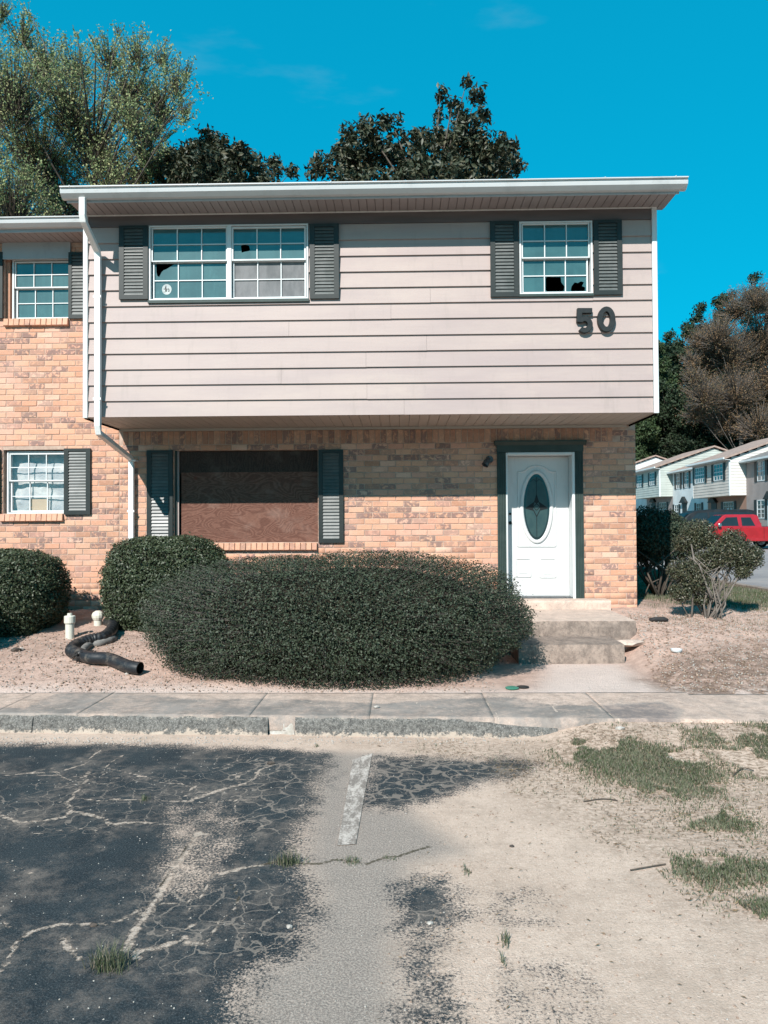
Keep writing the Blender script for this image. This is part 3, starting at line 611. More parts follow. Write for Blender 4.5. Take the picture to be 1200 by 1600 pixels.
# curb: sections with sloping face, rough
curb = bpy.data.objects.new('curb', None); col.objects.link(curb); curb['kind'] = 'structure'; WL[curb.name] = Vector((0, 0, 0))
cx = [-9, -6, -3.05, G(425, 1130, .08)[0]-.02, G(462, 1130, .08)[0]+.0, 1.25]
for ci in range(len(cx)-1):
    a, b = cx[ci]+.004, cx[ci+1]-.004
    nx = max(6, int((b-a)/.025)); xs = np.linspace(a, b, nx)
    broken = ci == 3
    prof = [(-.012, -.04), (-.012, .01), (0, .05), (.008, .09), (.02, .125), (.035, .142), (.045, .146)]
    V = []
    for x in xs:
        fade = 1-.45*sst(.3, 1.25, np.array([x]))[0]
        for dy, dz in prof:
            n_ = (float(fbm(np.array([x]), np.array([dz]), .06, 4, 3)[0])-.5)*(.05 if broken else .03)
            n2_ = (float(vn(np.array([x]), np.array([dz+5]), .11, 8)[0])-.5)*(.05 if broken else .016)
            V.append((x, float(yc(x))+dy+n_+n2_+(.03 if broken else 0), dz*fade-(.012 if broken and dz > .1 else 0)+n_*.3))
    k = len(prof); i = (np.arange(nx-1)[:, None]*k+np.arange(k-1)[None, :]).ravel()
    np_mesh('curb_stone' if not broken else 'broken_curb', V, np.stack([i, i+k, i+k+1, i+1], 1), 'broken_concrete' if broken else 'curb_dirty', None, curb)
# painted stall line
q = px2g([(551, 1188), (582, 1178), (570, 1240), (556, 1320), (527, 1322), (540, 1252)])
mb = MB(); q6 = [(x, y, .005) for x, y in q]
mb.add(q6, [(0, 5, 2, 1), (5, 4, 3, 2)]); mb.build('parking_line', 'stripe_paint', kind='structure')

# ------------------------------------------------------------------ bricks
BL, BH, MJ = .2235, .0822, .010
def brick_mesh(seed, L, Hh, Dp=.05):
    r = random.Random(seed); j = lambda a: r.uniform(-a, a)
    x, z, c = L/2, Hh/2, .004; mb = MB()
    o = [(-x, 0, -z), (x, 0, -z), (x, 0, z), (-x, 0, z)]
    f = [(v[0]*(1-2*c/L)+j(.002), -.0+j(.0015), v[2]*(1-2*c/Hh)+j(.0018)) for v in o]
    m = [(v[0]+j(.0015), .005, v[2]+j(.0015)) for v in o]; bk = [(v[0], Dp, v[2]) for v in m]
    mb.add(f+m+bk, [(0, 1, 2, 3)] + [(i+4, (i+1) % 4+4, (i+1) % 4, i) for i in range(4)] + [(i+8, (i+1) % 4+8, (i+1) % 4+4, i+4) for i in range(4)])
    return mb
BRK = [brick_mesh(i, BL-MJ, BH-MJ) for i in range(8)]
BRM = [b.mesh('brick', 'brick') for b in BRK]
SOL = [brick_mesh(40+i, BH-MJ, .19) for i in range(5)]       # standing bricks
SOM = [b.mesh('standing_brick', 'brick') for b in SOL]
def layout(x0, x1, z0, z1, yf, holes, phase=0):
    """running bond; returns [(xc, yf, zc, scale_x, variant)]"""
    out = []; n = int((z1-z0)/BH+1e-6)
    for i in range(n):
        za = z0+i*BH; zb = za+BH; off = (i % 2)*BL/2+phase; x = x0-BL+(off % BL)
        spans = [(x0, x1)]
        for hx0, hx1, hz0, hz1 in holes:
            if zb-.02 > hz0 and za+.02 < hz1:
                ns = []
                for a, b in spans:
                    if hx1 <= a or hx0 >= b: ns.append((a, b)); continue
                    if hx0 > a: ns.append((a, hx0))
                    if hx1 < b: ns.append((hx1, b))
                spans = ns
        while x < x1:
            for a, b in spans:
                l = max(x, a); r_ = min(x+BL, b)
                if r_-l > .035: out.append(((l+r_)/2, yf+random.uniform(-.002, .002), (za+zb)/2, ((r_-l)-MJ)/(BL-MJ), random.randrange(8)))
            x += BL
    return out
def tones(x, z):
    t = random.random(); cl = float(vn(np.array([x]), np.array([z*3]), .5, 77)[0])
    row = float(_hash(np.array([round(z/BH)]), np.array([3]), 5)[0])
    s = 1.0 if random.random() < .07+.55*max(0, cl-.42)+.2*row**3 else (.55 if random.random() < .22 else 0)
    return t, s
def lay(parent, lst, budget, meshes, defs, name, axis='y', L0=1):
    """first `budget` become single bricks, the rest one joined mesh"""
    def score(b):
        x, y, z = b[0], b[1], b[2]
        return 0 if b[3] > .5 else 1
    for k, b in enumerate(lst[:budget]):
        o = link(name, meshes[b[4] % len(meshes)], parent, (b[0], b[1], b[2]))
        if abs(b[3]-1) > .01: o.scale = (b[3], 1, 1)
        t, s = tones(b[0], b[2]); s = min(1, s+.35) if name == 'standing_brick' else s; o['tone'] = t*(.35 if name == 'standing_brick' else 1); o['smudge'] = s  # soldier row: overhang shade put into the tone, with heavier smudges
    rest = lst[budget:]
    if rest:
        VV = []; FF = []; TT = []; SS = []; base = 0
        for b in rest:
            d = defs[b[4] % len(defs)]; v = np.array(d.v)
            if axis == 'y': v = v*[b[3], 1, 1] + [b[0], b[1], b[2]]
            else: v = np.stack([-v[:, 1]+b[0], v[:, 0]*b[3]+b[1], v[:, 2]+b[2]], 1)
            VV.append(v); FF.append(np.array(d.f)+base); base += len(v); t, s = tones(b[0]+b[1], b[2]); TT += [t]*len(v); SS += [s]*len(v)
        np_mesh(name+'work' if name == 'brick' else name+'s', np.concatenate(VV), np.concatenate(FF), 'brick', dict(tone=TT, smudge=SS), parent, 'stuff')

def wall_panel(name, x0, x1, y0, y1, z0, z1, holes, mat, parent):
    """backing wall with openings cut out (boxes butted end to end)"""
    zs = sorted({z0, z1} | {min(max(h[k], z0), z1) for h in holes for k in (2, 3)}); mb = MB()
    for a, b in zip(zs[:-1], zs[1:]):
        if b-a < 1e-4: continue
        xs = [(x0, x1)]
        for h in holes:
            if (a+b)/2 > h[2] and (a+b)/2 < h[3]:
                ns = []
                for p, q_ in xs:
                    if h[1] <= p or h[0] >= q_: ns.append((p, q_)); continue
                    if h[0] > p: ns.append((p, h[0]))
                    if h[1] < q_: ns.append((h[1], q_))
                xs = ns
        for p, q_ in xs: mb.box(p, q_, y0, y1, a, b)
    return mb.build(name, mat, parent)

# ------------------------------------------------------------------ shutters and windows
def shutter(parent, x0, x1, z0, z1, yf, nl, dx0=None, label=None):
    th = .032; st = (x1-x0)*.17; rl = .055
    mb = MB(); mb.box(x0, x0+st, yf-th, yf, z0, z1); mb.box(x1-st, x1, yf-th, yf, z0, z1)
    mb.box(x0+st, x1-st, yf-th, yf, z0, z0+rl); mb.box(x0+st, x1-st, yf-th, yf, z1-rl*.7, z1); mb.box(x0+st, x1-st, yf-.006, yf-.001, z0+rl, z1-rl*.7)
    s = mb.build('shutter', 'shutter_green', parent); 
    if label: s['label'] = label
    h0, h1 = z0+rl, z1-rl*.7; p = (h1-h0)/nl
    lm = MB(); w_ = (x1-x0)/2-st-.001
    lm.add([(-w_, 0, -p*.42), (w_, 0, -p*.42), (w_, .003, -p*.42), (-w_, .003, -p*.42)][:0], [])
    lm.prism_x([(-.022, -p*.44), (-.0215, -p*.30), (-.004, p*.52), (.0, p*.40)], -w_, w_)
    me = lm.mesh('louver', 'louver_green')
    for i in range(nl):
        o = link('louver', me, s, ((x0+x1)/2, yf-.006, h0+(i+.5)*p)); o.rotation_euler.x = random.uniform(-.03, .03)
    return s
def hole_pane(x0, x1, z0, z1, y, hole=None):
    """pane with an optional broken opening given as 0..1 polygon (CCW)"""
    mb = MB()
    if hole is None:
        mb.box(x0, x1, y, y+.004, z0, z1); return mb
    hp = [(x0+u*(x1-x0), z0+v*(z1-z0)) for u, v in hole]; cxm = sum(p[0] for p in hp)/len(hp); czm = sum(p[1] for p in hp)/len(hp)
    # outer ring sampled by angle, cross-matched with the hole
    n = 40; outer = []; inner = []
    for k in range(n):
        a = 2*pi*k/n; dx, dz = cos(a), sin(a)
        t = min([(x1-cxm)/dx if dx > 1e-9 else 1e9, (x0-cxm)/dx if dx < -1e-9 else 1e9, (z1-czm)/dz if dz > 1e-9 else 1e9, (z0-czm)/dz if dz < -1e-9 else 1e9])
        outer.append((cxm+dx*t, czm+dz*t)); best = None
        for i in range(len(hp)):
            ax, az = hp[i]; bx, bz = hp[(i+1) % len(hp)]; den = dx*(bz-az)-dz*(bx-ax)
            if abs(den) < 1e-12: continue
            tt = ((ax-cxm)*(bz-az)-(az-czm)*(bx-ax))/den; u = ((ax-cxm)*dz-(az-czm)*dx)/den
            if tt > 0 and -1e-6 <= u <= 1+1e-6: best = tt if best is None else max(best, tt)
        best = min(best or .01, t); inner.append((cxm+dx*best, czm+dz*best))
    # snap the nearest outer sample to the corners
    for c_ in ((x0, z0), (x1, z0), (x1, z1), (x0, z1)):
        k = min(range(n), key=lambda i: (outer[i][0]-c_[0])**2+(outer[i][1]-c_[1])**2); outer[k] = c_
    for yy in (y, y+.004):
        vs_ = [(a, yy, b) for a, b in outer]+[(a, yy, b) for a, b in inner]
        mb.add(vs_, [(i, (i+1) % n, (i+1) % n+n, i+n) for i in range(n)])
    return mb
def sash(win, x0, x1, z0, z1, y, cols=3, rows=2, rail=.03, mun=.012, mat='white_clean', pm='glass_teal', holes={}, pmats={}, topr=None, skew=0):
    mb = MB(); d = .03; tr = topr or rail
    mb.box(x0, x0+rail, y, y+d, z0, z1); mb.box(x1-rail, x1, y, y+d, z0, z1); mb.box(x0+rail, x1-rail, y, y+d, z0, z0+rail); mb.box(x0+rail, x1-rail, y, y+d, z1-tr, z1)
    bevel(mb.build('sash', mat, win), .003)
    ix0, ix1, iz0, iz1 = x0+rail, x1-rail, z0+rail, z1-tr; pw = (ix1-ix0)/cols; ph = (iz1-iz0)/rows
    for c in range(1, cols): MB().box(ix0+c*pw-mun/2, ix0+c*pw+mun/2, y+.004, y+.02, iz0, iz1).build('muntin', mat, win)
    for r in range(1, rows):
        for c in range(cols): MB().box(ix0+c*pw+(mun/2 if c else 0), ix0+(c+1)*pw-(mun/2 if c < cols-1 else 0), y+.006, y+.018, iz0+r*ph-mun/2, iz0+r*ph+mun/2).build('muntin', mat, win)
    for r in range(rows):
        for c in range(cols):
            o = hole_pane(ix0+c*pw+.001, ix0+(c+1)*pw-.001, iz0+r*ph+.001, iz0+(r+1)*ph-.001, y+.021, holes.get((c, r))).build('pane', pmats.get((c, r), pm), win)
            if (c, r) in holes: o['label'] = 'broken pane with a dark hole'
    return (ix0, ix1, iz0, iz1, pw, ph)
def rect(p0, p1, Y):
    a = P(p0[0], p0[1], Y); b = P(p1[0], p1[1], Y); return a[0], b[0], b[2], a[2]

# ------------------------------------------------------------------ END TOWNHOUSE (number 50)
YF, YW = 9.33, 10.5
XL, XR, ZB, ZT = -4.03, 3.25, 3.095, 5.68
WXR = 3.335; WZ0 = .50; PARTY = -4.02
HS = thing('townhouse', (0, 10.5, .5), 'end townhouse with pink siding overhang, brick ground floor, white door and number 50', 'house', 'attached townhouses around the parking lot')
# openings
uw1 = rect((233, 353.5), (482, 467), YF); uw1 = (uw1[0], uw1[1], uw1[2], uw1[3])
uw2 = rect((811, 347), (926, 459), YF)
bw = rect((272, 704), (497, 847), YW)
dr = rect((789, 706), (901, 938), YW); DZ0 = .655; dr = (P(791, 800, YW-.03)[0]+.008, P(899, 800, YW-.03)[0]-.008, DZ0, dr[3]+.02)
print('uw1', uw1, 'uw2', uw2, 'bw', bw, 'door', dr)
# upper siding wall
up = wall_panel('upper_wall', XL+.002, XR-.002, YF+.022, YF+.14, ZB+.01, ZT, [uw1, uw2], 'siding_pink', HS)
ex = (5.53-ZB)/12
def board(x0, x1, z0, z1):
    mb = MB(); mb.prism_x([(YF-.008, z0), (YF+.021, z0), (YF+.021, z1), (YF+.016, z1)], x0, x1); o = mb.build('siding_board', 'siding_pink', up); return o
jx = {1: -.41, 2: -1.5, 3: -.42, 4: .35, 5: -1.4, 6: -.1, 7: .4, 0: .06, 8: 1.2, 9: -2.2}
for i in range(12):
    z0 = ZB+i*ex; z1 = z0+ex+.004
    segs = [(XL+.06, XR-.062)]
    cuts = [jx[i]] if i in jx else []
    for wv_ in (uw1, uw2):
        if z1 > wv_[2]+.02 and z0 < wv_[3]-.02:
            ns = []
            for a, b in segs: ns += [(a, wv_[0]-.002), (wv_[1]+.002, b)] if a < wv_[0] < b else [(a, b)]
            segs = ns
    for c_ in cuts:
        ns = []
        for a, b in segs: ns += [(a, c_-.001), (c_+.001, b)] if a < c_ < b else [(a, b)]
        segs = ns
    for k, (a, b) in enumerate(segs):
        dz = random.uniform(-.003, .003); board(a, b, z0+dz, z1)
    # pieces below / above windows inside a course
    for wv_ in (uw1, uw2):
        if z0 < wv_[2]-.01 < z1 and z1 > wv_[2]+.02: board(wv_[0], wv_[1], z0, wv_[2]-.002)
        if z0 < wv_[3]-.02 and z1 > wv_[3]+.01: board(wv_[0], wv_[1], wv_[3]+.002, z1)
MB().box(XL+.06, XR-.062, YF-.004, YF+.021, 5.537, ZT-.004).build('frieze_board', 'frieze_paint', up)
for a, b in ((XL-.004, XL+.055), (XR-.058, XR+.004)): bevel(MB().box(a, b, YF-.022, YF+.021, ZB-.012, ZT-.006).build('corner_trim', 'white_clean', up), .004)
# side returns of the box and the brick side wall (seen from the side only)
MB().box(XR-.022, XR-.003, YF+.142, 19, ZB+.002, ZT-.002).build('side_siding', 'siding_pink', HS); MB().box(XL+.003, XL+.022, YF+.142, YW, ZB+.002, ZT-.002).build('side_siding', 'siding_pink', HS)
for i in range(12):
    z0 = ZB+i*ex
    MB().prism_y([(XR-.001, z0), (XR+.018, z0), (XR+.003, z0+ex-.002), (XR-.001, z0+ex-.002)], YF+.024, 19).build('siding_board', 'siding_pink', up)
# overhang soffit
so = MB().box(XL, XR, YF+.022, YW+.02, ZB+.014, ZB+.03).build('lower_soffit', 'soffit_low', HS)
n = int((XR-XL)/.128); wd = (XR-XL)/n
pm_ = MB().prism_y([(-wd/2+.004, .0), (wd/2-.004, .0), (wd/2-.0005, .008), (wd/2-.0005, .012), (-wd/2+.0005, .012), (-wd/2+.0005, .008)], .025, YW-YF-.03).mesh('soffit_panel', 'soffit_low')
for i in range(n): link('soffit_panel', pm_, so, (XL+(i+.5)*wd, YF, ZB+.001))
MB().box(PARTY+.01, 3.2, YW-.03, YW-.008, ZB-.035, ZB-.002).build('trim_strip', 'soffit_low', HS)
MB().box(XL+.001, XL+.014, YF+.02, YW-.01, ZB-.022, ZB-.001).build('edge_trim', 'room_dark', HS); MB().box(XR-.014, XR-.001, YF+.02, YW-.01, ZB-.022, ZB-.001).build('edge_trim', 'room_dark', HS)
# eave: soffit, fascia, gutter
EX0, EX1 = -4.04, 3.365; YE = 8.86
es = MB().box(EX0, EX1, YE+.024, YF+.1, ZT+.014, ZT+.03).build('eave_soffit', 'soffit_paint', HS)
n = int((EX1-EX0)/.101); wd = (EX1-EX0)/n
pm_ = MB().prism_y([(-wd/2+.006, .0), (wd/2-.006, .0), (wd/2-.0005, .01), (wd/2-.0005, .013), (-wd/2+.0005, .013), (-wd/2+.0005, .01)], .024, YF-YE+.02).mesh('soffit_panel', 'soffit_paint')
for i in range(n): link('soffit_panel', pm_, es, (EX0+(i+.5)*wd, YE, ZT))
MB().box(XL, XR, YF-.03, YF-.002, ZT-.008, ZT-.001).build('soffit_trim', 'white_trim', HS)
mb = MB(); mb.box(EX0-.002, EX1+.002, YE, YE+.022, 5.648, 5.81); bevel(mb.build('fascia', 'fascia_grey', HS), .004)
GZ = 5.797
def gutter(parent, x0, x1, yb, zt, parts_at=(), name='gutter'):
    pr = [(yb-.002, zt-.0), (yb-.002, zt-.125), (yb-.055, zt-.122), (yb-.082, zt-.098), (yb-.104, zt-.078), (yb-.112, zt-.04), (yb-.104, zt-.03), (yb-.104, zt-.016), (yb-.130, zt-.012), (yb-.130, zt+.0), (yb-.10, zt+.0), (yb-.098, zt-.014), (yb-.02, zt-.03)]
    mb = MB(); mb.prism_x(pr[::-1], x0, x1); return mb.build(name, 'gutter_white', parent, recalc=True)
gt = gutter(HS, -4.075, 3.43, YE, GZ)
for xx in (-3.95, -2.4, -.8, .9, 2.45, 3.28):
    MB().box(xx-.004, xx+.004, YE-.136, YE-.001, GZ-.004, GZ+.006).build('gutter_strap', 'white_trim', gt)
# roof of the box unit with shingle courses
def roof(parent, x0, x1, ye, ze, yr, slope=.335, mat='shingle'):
    zr = ze+(yr-ye)*slope; mb = MB(); mb.prism_x([(ye, ze), (yr, zr), (2*yr-ye, ze), (2*yr-ye, ze-.05), (yr, zr-.05), (ye, ze-.05)][::-1], x0, x1)
    r = mb.build('roof', mat, parent, recalc=True)
    for i in range(int((yr-ye)/.45)):
        y0 = ye+i*.45; z0 = ze+i*.45*slope
        MB().prism_x([(y0, z0+.002), (y0+.44, z0+.44*slope+.002), (y0, z0+.014)], x0+.01, x1-.01).build('shingle_course', mat, r, recalc=True)
    return r
roof(HS, -4.08, 3.43, YE-.03, 5.815, 14.2)
MB().prism_x([(YF+.2, ZT), (14.2, 7.25), (19, ZT)][::-1], XR-.03, XR-.01).build('gable_wall', 'siding_pink', HS, recalc=True)
# lower brick wall
frames = [(bw[0], bw[1], bw[2], bw[3]), dr]
lw = wall_panel('lower_wall', PARTY, WXR-.004, YW+.0065, YW+.2, WZ0-.3, ZB+.01, [(bw[0], bw[1], bw[2], bw[3]), dr], 'mortar', HS)
SOLZ = ZB-.04-.195
sill = (P(355, 850, YW)[0]-.5, P(497, 850, YW)[0], bw[2]-.108, bw[2])
sill = (bw[0]+.02, P(496, 850, YW)[0], bw[2]-.105, bw[2])
dtrim = (1.47, 2.66, .52, 2.86)
bl_ = layout(PARTY, WXR, SOLZ-31*BH, SOLZ, YW, [(bw[0], bw[1], bw[2], bw[3]), dr, sill], .05)
bl_ = [b for b in bl_ if b[2] > .45]
def pix_h(b): return b
hidden = lambda b: (b[2] < 1.42 and -3.0 < b[0] < 1.1) or (b[2] < .65) or (dtrim[0] < b[0] < dtrim[1] and b[2] < dtrim[3]) or any(s[0] < b[0] < s[1] and s[2] < b[2] < s[3] for s in ((-3.62, -3.24, 1.3, 2.76), (-1.17, -.8, 1.44, 2.77)))
bl_.sort(key=lambda b: (hidden(b), b[3] < .6, abs(b[2]-1.9)+.25*abs(b[0]-1.0)))
lay(lw, bl_, 300, BRM, BRK, 'brick')
# soldier course
xs_ = PARTY+.05; L_ = []
while xs_ < WXR-.34: L_.append((xs_+BH/2, YW+random.uniform(-.003, .003), SOLZ+.1, 1, random.randrange(5))); xs_ += BH
lay(lw, L_, 300, SOM, SOL, 'standing_brick')
# rough bricks right of the soldier course
L_ = [(WXR-BL/2-(.11 if i % 2 else 0), YW, SOLZ+BH*(i+.5), 1, i) for i in range(2)] + [(WXR-.055, YW, SOLZ+BH*1.5, .47, 3)]
lay(lw, L_, 3, BRM, BRK, 'brick')
# sloping rowlock sill
SILLM = [brick_mesh(60+i, BH-MJ, .105, .14).mesh('sill_brick', 'brick') for i in range(4)]
def rowlock(parent, x0, x1, zt, yf):
    n = int(round((x1-x0)/.079)); st = (x1-x0)/n
    for i in range(n):
        o = link('sill_brick', SILLM[i % 4], parent, (x0+(i+.5)*st, yf-.045+random.uniform(-.004, .004), zt-.062)); o.rotation_euler.x = radians(-9); t, s = tones(i*.3, zt); o['tone'] = .2+.5*t; o['smudge'] = s*.5
rowlock(lw, sill[0], sill[1], bw[2]+.005, YW)
# side brick wall, with bricks
sidew = MB().box(WXR-.2, WXR-.012, YW+.21, 19, WZ0-.3, ZB+.01).build('side_wall', 'mortar', HS)
L_ = []
for i in range(31):
    y = YW+.0+(0 if i % 2 else -BL/2)+.004
    while y < 15:
        a = max(y, YW+.056)
        if y+BL-a > .05: L_.append((WXR, (a+y+BL)/2, SOLZ-31*BH+(i+.5)*BH, (y+BL-a-MJ)/(BL-MJ), random.randrange(8)))
        y += BL
class _R: pass
lay(sidew, [b for b in L_ if b[2] > .4], 0, BRM, BRK, 'brick', axis='x')
MB().box(PARTY, WXR, 18.9, 19.1, .2, ZT).build('rear_wall', 'mortar', HS)
# dark rooms behind the openings
def room(parent, x0, x1, z0, z1, y0, depth=2.5):
    mb = MB(); x0 -= .3; x1 += .3; z0 -= .4; z1 += .2; y1 = y0+depth
    mb.add([(x0, y0, z0), (x1, y0, z0), (x1, y1, z0), (x0, y1, z0), (x0, y0, z1), (x1, y0, z1), (x1, y1, z1), (x0, y1, z1)], [(0, 1, 2, 3), (4, 7, 6, 5), (1, 5, 6, 2), (2, 6, 7, 3), (3, 7, 4, 0)])
    mb.build('room', 'room_dark', parent)
room(HS, *uw1, YF+.145); room(HS, *uw2, YF+.145, 2)
# upper left twin window
def win_frame(parent, x0, x1, z0, z1, yf, fr=.021, proud=.016, mat='white_clean', mull=None, label=None, sillm='trim_green', depth=.12):
    mb = MB(); y0 = yf-proud
    mb.box(x0, x0+fr, y0, yf+depth, z0, z1); mb.box(x1-fr, x1, y0, yf+depth, z0, z1); mb.box(x0+fr, x1-fr, y0, yf+depth, z0, z0+fr*.8); mb.box(x0+fr, x1-fr, y0, yf+depth, z1-fr*.8, z1)
    if mull: mb.box(mull-.026, mull+.026, y0+.004, yf+depth, z0+fr*.8, z1-fr*.8)
    w_ = mb.build('window', mat, parent)
    if label: w_['label'] = label
    return w_
wn = win_frame(HS, *uw1, YF, mull=P(358.5, 400, YF)[0], label='twin sash window with two broken panes and a round sticker')
mx_ = P(358.5, 400, YF)[0]; zm = P(300, 407, YF)[2]
h1 = {(0, 1): [(.05, .98), (.06, .5), (.1, .3), (.2, .22), (.26, .42), (.24, .62), (.45, .66), (.62, .78), (.85, .99)]}
h2 = {(0, 0): [(.3, .92), (.34, .45), (.42, .5), (.62, .55), (.7, .62), (.66, .9), (.5, .97)]}
def hp_fix(h): return {k: v[::-1] for k, v in h.items()}
xa, xb = uw1[0]+.03, mx_-.028
sash(wn, xa, xb, zm-.012, uw1[3]-.018, YF+.0, rail=.017)
r1 = sash(wn, xa+.006, xb-.004, uw1[2]+.024, zm+.004, YF+.035, rail=.02, holes=hp_fix(h1))
xc, xd = mx_+.028, uw1[1]-.03
sash(wn, xc, xd, zm-.012, uw1[3]-.024, YF+.0, rail=.022, holes=hp_fix(h2))
r2 = sash(wn, xc+.006, xd-.004, uw1[2]+.024, zm+.004, YF+.035, rail=.02, pm='screen_mesh')
MB().box(uw1[0]-.01, uw1[1]+.01, YF-.03, YF-.004, uw1[2]-.038, uw1[2]-.001).build('window_sill', 'trim_green', HS)
# sticker
sx, sz = r1[0]+.5*r1[4], r1[2]+.52*r1[5]
mb = MB(); n = 24; ring = [(sx+.062*cos(2*pi*i/n), YF+.054, sz+.068*sin(2*pi*i/n)) for i in range(n)]
mb.add(ring, [tuple(range(n))]); stk = mb.build('sticker', 'sticker_white', wn)
def blob(name, L, mat, parent, y=YF+.0525):
    mb = MB()
    for (a, b, w_, h_) in L: mb.add([(sx+a, y, sz+b), (sx+a+w_, y, sz+b), (sx+a+w_*.8, y, sz+b+h_), (sx+a+w_*.1, y, sz+b+h_*.9)], [(0, 1, 2, 3)])
    return mb.build(name, mat, parent)
blob('sticker_print', [(-.02, -.03, .022, .04), (-.022, .008, .018, .03), (-.04, .0, .02, .01), (.0, .0, .022, .008), (-.016, .036, .012, .014), (.016, -.03, .02, .012), (.02, -.012, .006, .03), (.03, -.014, .008, .012), (-.045, -.036, .03, .005)], 'lead_black', wn)
# upper right window
wn2 = win_frame(HS, *uw2, YF, label='single sash window with two smashed lower panes')
zm2 = P(868, 402, YF)[2]
h3 = {(1, 0): [(.06, .04), (.93, .04), (.97, .35), (.82, .6), (.8, .93), (.07, .96)], (2, 0): [(.25, .04), (.93, .04), (.96, .3), (.8, .35), (.9, .6), (.75, .66), (.6, .55), (.45, .6), (.3, .35)]}
sash(wn2, uw2[0]+.03, uw2[1]-.03, zm2-.012, uw2[3]-.018, YF+.0, rail=.017)
sash(wn2, uw2[0]+.036, uw2[1]-.045, uw2[2]+.024, zm2+.004, YF+.035, rail=.02, holes=h3)
MB().box(uw2[0]-.01, uw2[1]+.01, YF-.03, YF-.004, uw2[2]-.032, uw2[2]-.001).build('window_sill', 'trim_green', HS)
for p0, p1, nl in (((187, 354), (232, 468), 20), ((484, 351), (530, 467), 20), ((765.5, 347), (810.5, 464), 20), ((926.5, 345), (972, 461), 20)):
    r_ = rect(p0, p1, YF-.01); shutter(HS, r_[0], r_[1], r_[2], r_[3], YF-.006, nl)
for p0, p1, nl in (((230, 704), (270.5, 850), 26), ((497.5, 703), (537, 848), 26)):
    r_ = rect(p0, p1, YW-.01); shutter(HS, r_[0], r_[1], r_[2], r_[3], YW-.004, nl)
# boarded opening
bo = MB().box(bw[0]+.08, bw[1]-.004, YW+.085, YW+.1, bw[2]+.004, bw[3]-.31); pb = bo.build('plywood_board', 'plywood', HS); pb['label'] = 'weathered brown plywood over the window'
MB().box(bw[0]+.06, bw[1]-.004, YW+.1, YW+.112, bw[3]-.33, bw[3]-.002).build('plywood_board', 'plywood_old', HS)
MB().box(bw[0]+.028, bw[0]+.05, YW+.06, YW+.11, bw[2], bw[3]).build('window_jamb', 'siding_pink', HS); MB().box(bw[0]-.001, bw[0]+.026, YW+.04, YW+.12, bw[2], bw[3]).build('window_jamb', 'trim_green', HS)
MB().box(bw[0]-.1, bw[1]+.1, YW+.205, YW+.25, bw[2]-.1, bw[3]+.1).build('room', 'room_dark', HS)
# door set
YD = YW+.19
tx0, tx1 = P(777.5, 800, YW-.03)[0], P(912, 800, YW-.03)[0]; jx0, jx1 = P(791, 800, YW-.03)[0], P(899, 800, YW-.03)[0]
tz = P(845, 706, YW-.03)[2]; hz = P(845, 690, YW-.04)[2]
zc_ = .53
for a, b in ((tx0, jx0), (jx1, tx1)):
    mb = MB(); mb.box(a, b, YW-.022, YW-.006, zc_+(0 if a > 2 else .0), tz)
    k = 5; w_ = (b-a)/k
    for i in range(k): mb.box(a+(i+.18)*w_, a+(i+.82)*w_, YW-.034, YW-.022, zc_+.01, tz-.005)
    mb.build('door_casing', 'trim_green', HS)
mb = MB(); mb.box(tx0-.004, tx1+.004, YW-.04, YW-.006, tz, hz-.05); mb.prism_x([(YW-.04, hz-.05), (YW-.085, hz-.005), (YW-.085, hz+.015), (YW-.006, hz+.015), (YW-.006, hz-.05)][::-1], tx0-.04, tx1+.04)
mb.build('door_header', 'trim_green', HS, recalc=True)
mb = MB(); fw = .045
mb.box(jx0-.0, jx0+fw*.55, YW-.03, YD+.05, DZ0-.02, tz-.004); mb.box(jx1-fw*.9, jx1, YW-.03, YD+.05, DZ0-.05, tz-.004); mb.box(jx0+fw*.55, jx1-fw*.9, YW-.03, YD+.05, tz-.045, tz-.004)
fr_ = bevel(mb.build('door_frame', 'white_clean', HS), .006)
dx0, dx1 = jx0+fw*.55+.003, jx1-fw*.9-.003; dz1 = tz-.05
mb = MB(); mb.box(dx0, dx1, YD, YD+.045, DZ0+.015, dz1); door = mb.build('door', 'door_paint', HS)
door['label'] = 'white panelled front door with an oval leaded window'
def loop(name, pts, y, r_, mat, parent, closed=True):
    """moulding swept along a loop in the door plane, quarter-round section"""
    n = len(pts); V = []; k = 5
    for i in range(n):
        a = Vector(pts[i-1] if closed or i else pts[i]); b = Vector(pts[(i+1) % n] if closed or i < n-1 else pts[i]); d = (b-a).normalized(); nrm = Vector((d.y, -d.x)); p = Vector(pts[i])
        for j in range(k):
            t = pi*j/(k-1); q_ = p+nrm*(cos(t)*r_); V.append((q_.x, y-sin(t)*r_*.9, q_.y))
    mb = MB(); m = n if closed else n-1
    mb.add(V, [(i*k+j, i*k+j+1, ((i+1) % n)*k+j+1, ((i+1) % n)*k+j) for i in range(m) for j in range(k-1)]); return mb.build(name, mat, parent, smooth=True, recalc=True)
def dpt(px, py): a = P(px, py, YD); return (a[0], a[2])
def dens(L, step=.03):
    out = []
    for i in range(len(L)):
        a = L[i]; b = L[(i+1) % len(L)]; n = max(1, int(math.dist(a, b)/step)); out += [(a[0]+(b[0]-a[0])*t/n, a[1]+(b[1]-a[1])*t/n) for t in range(n)]
    return out
cx_, cz_ = dpt(740+562/5.715, 680+640/5.715); ax_ = .196; az_ = .485
arch = [dpt(809.5, 853.5), dpt(809.5, 737.5), dpt(816, 737.5), dpt(821, 735), dpt(826, 731), dpt(832, 728.5), dpt(839, 728), dpt(846, 728.8), dpt(852, 731.5), dpt(857, 735.5), dpt(862, 737.5), dpt(868, 737.5), dpt(868, 853.5)]
loop('moulding', dens(arch), YD+.002, .017, 'door_paint', door)
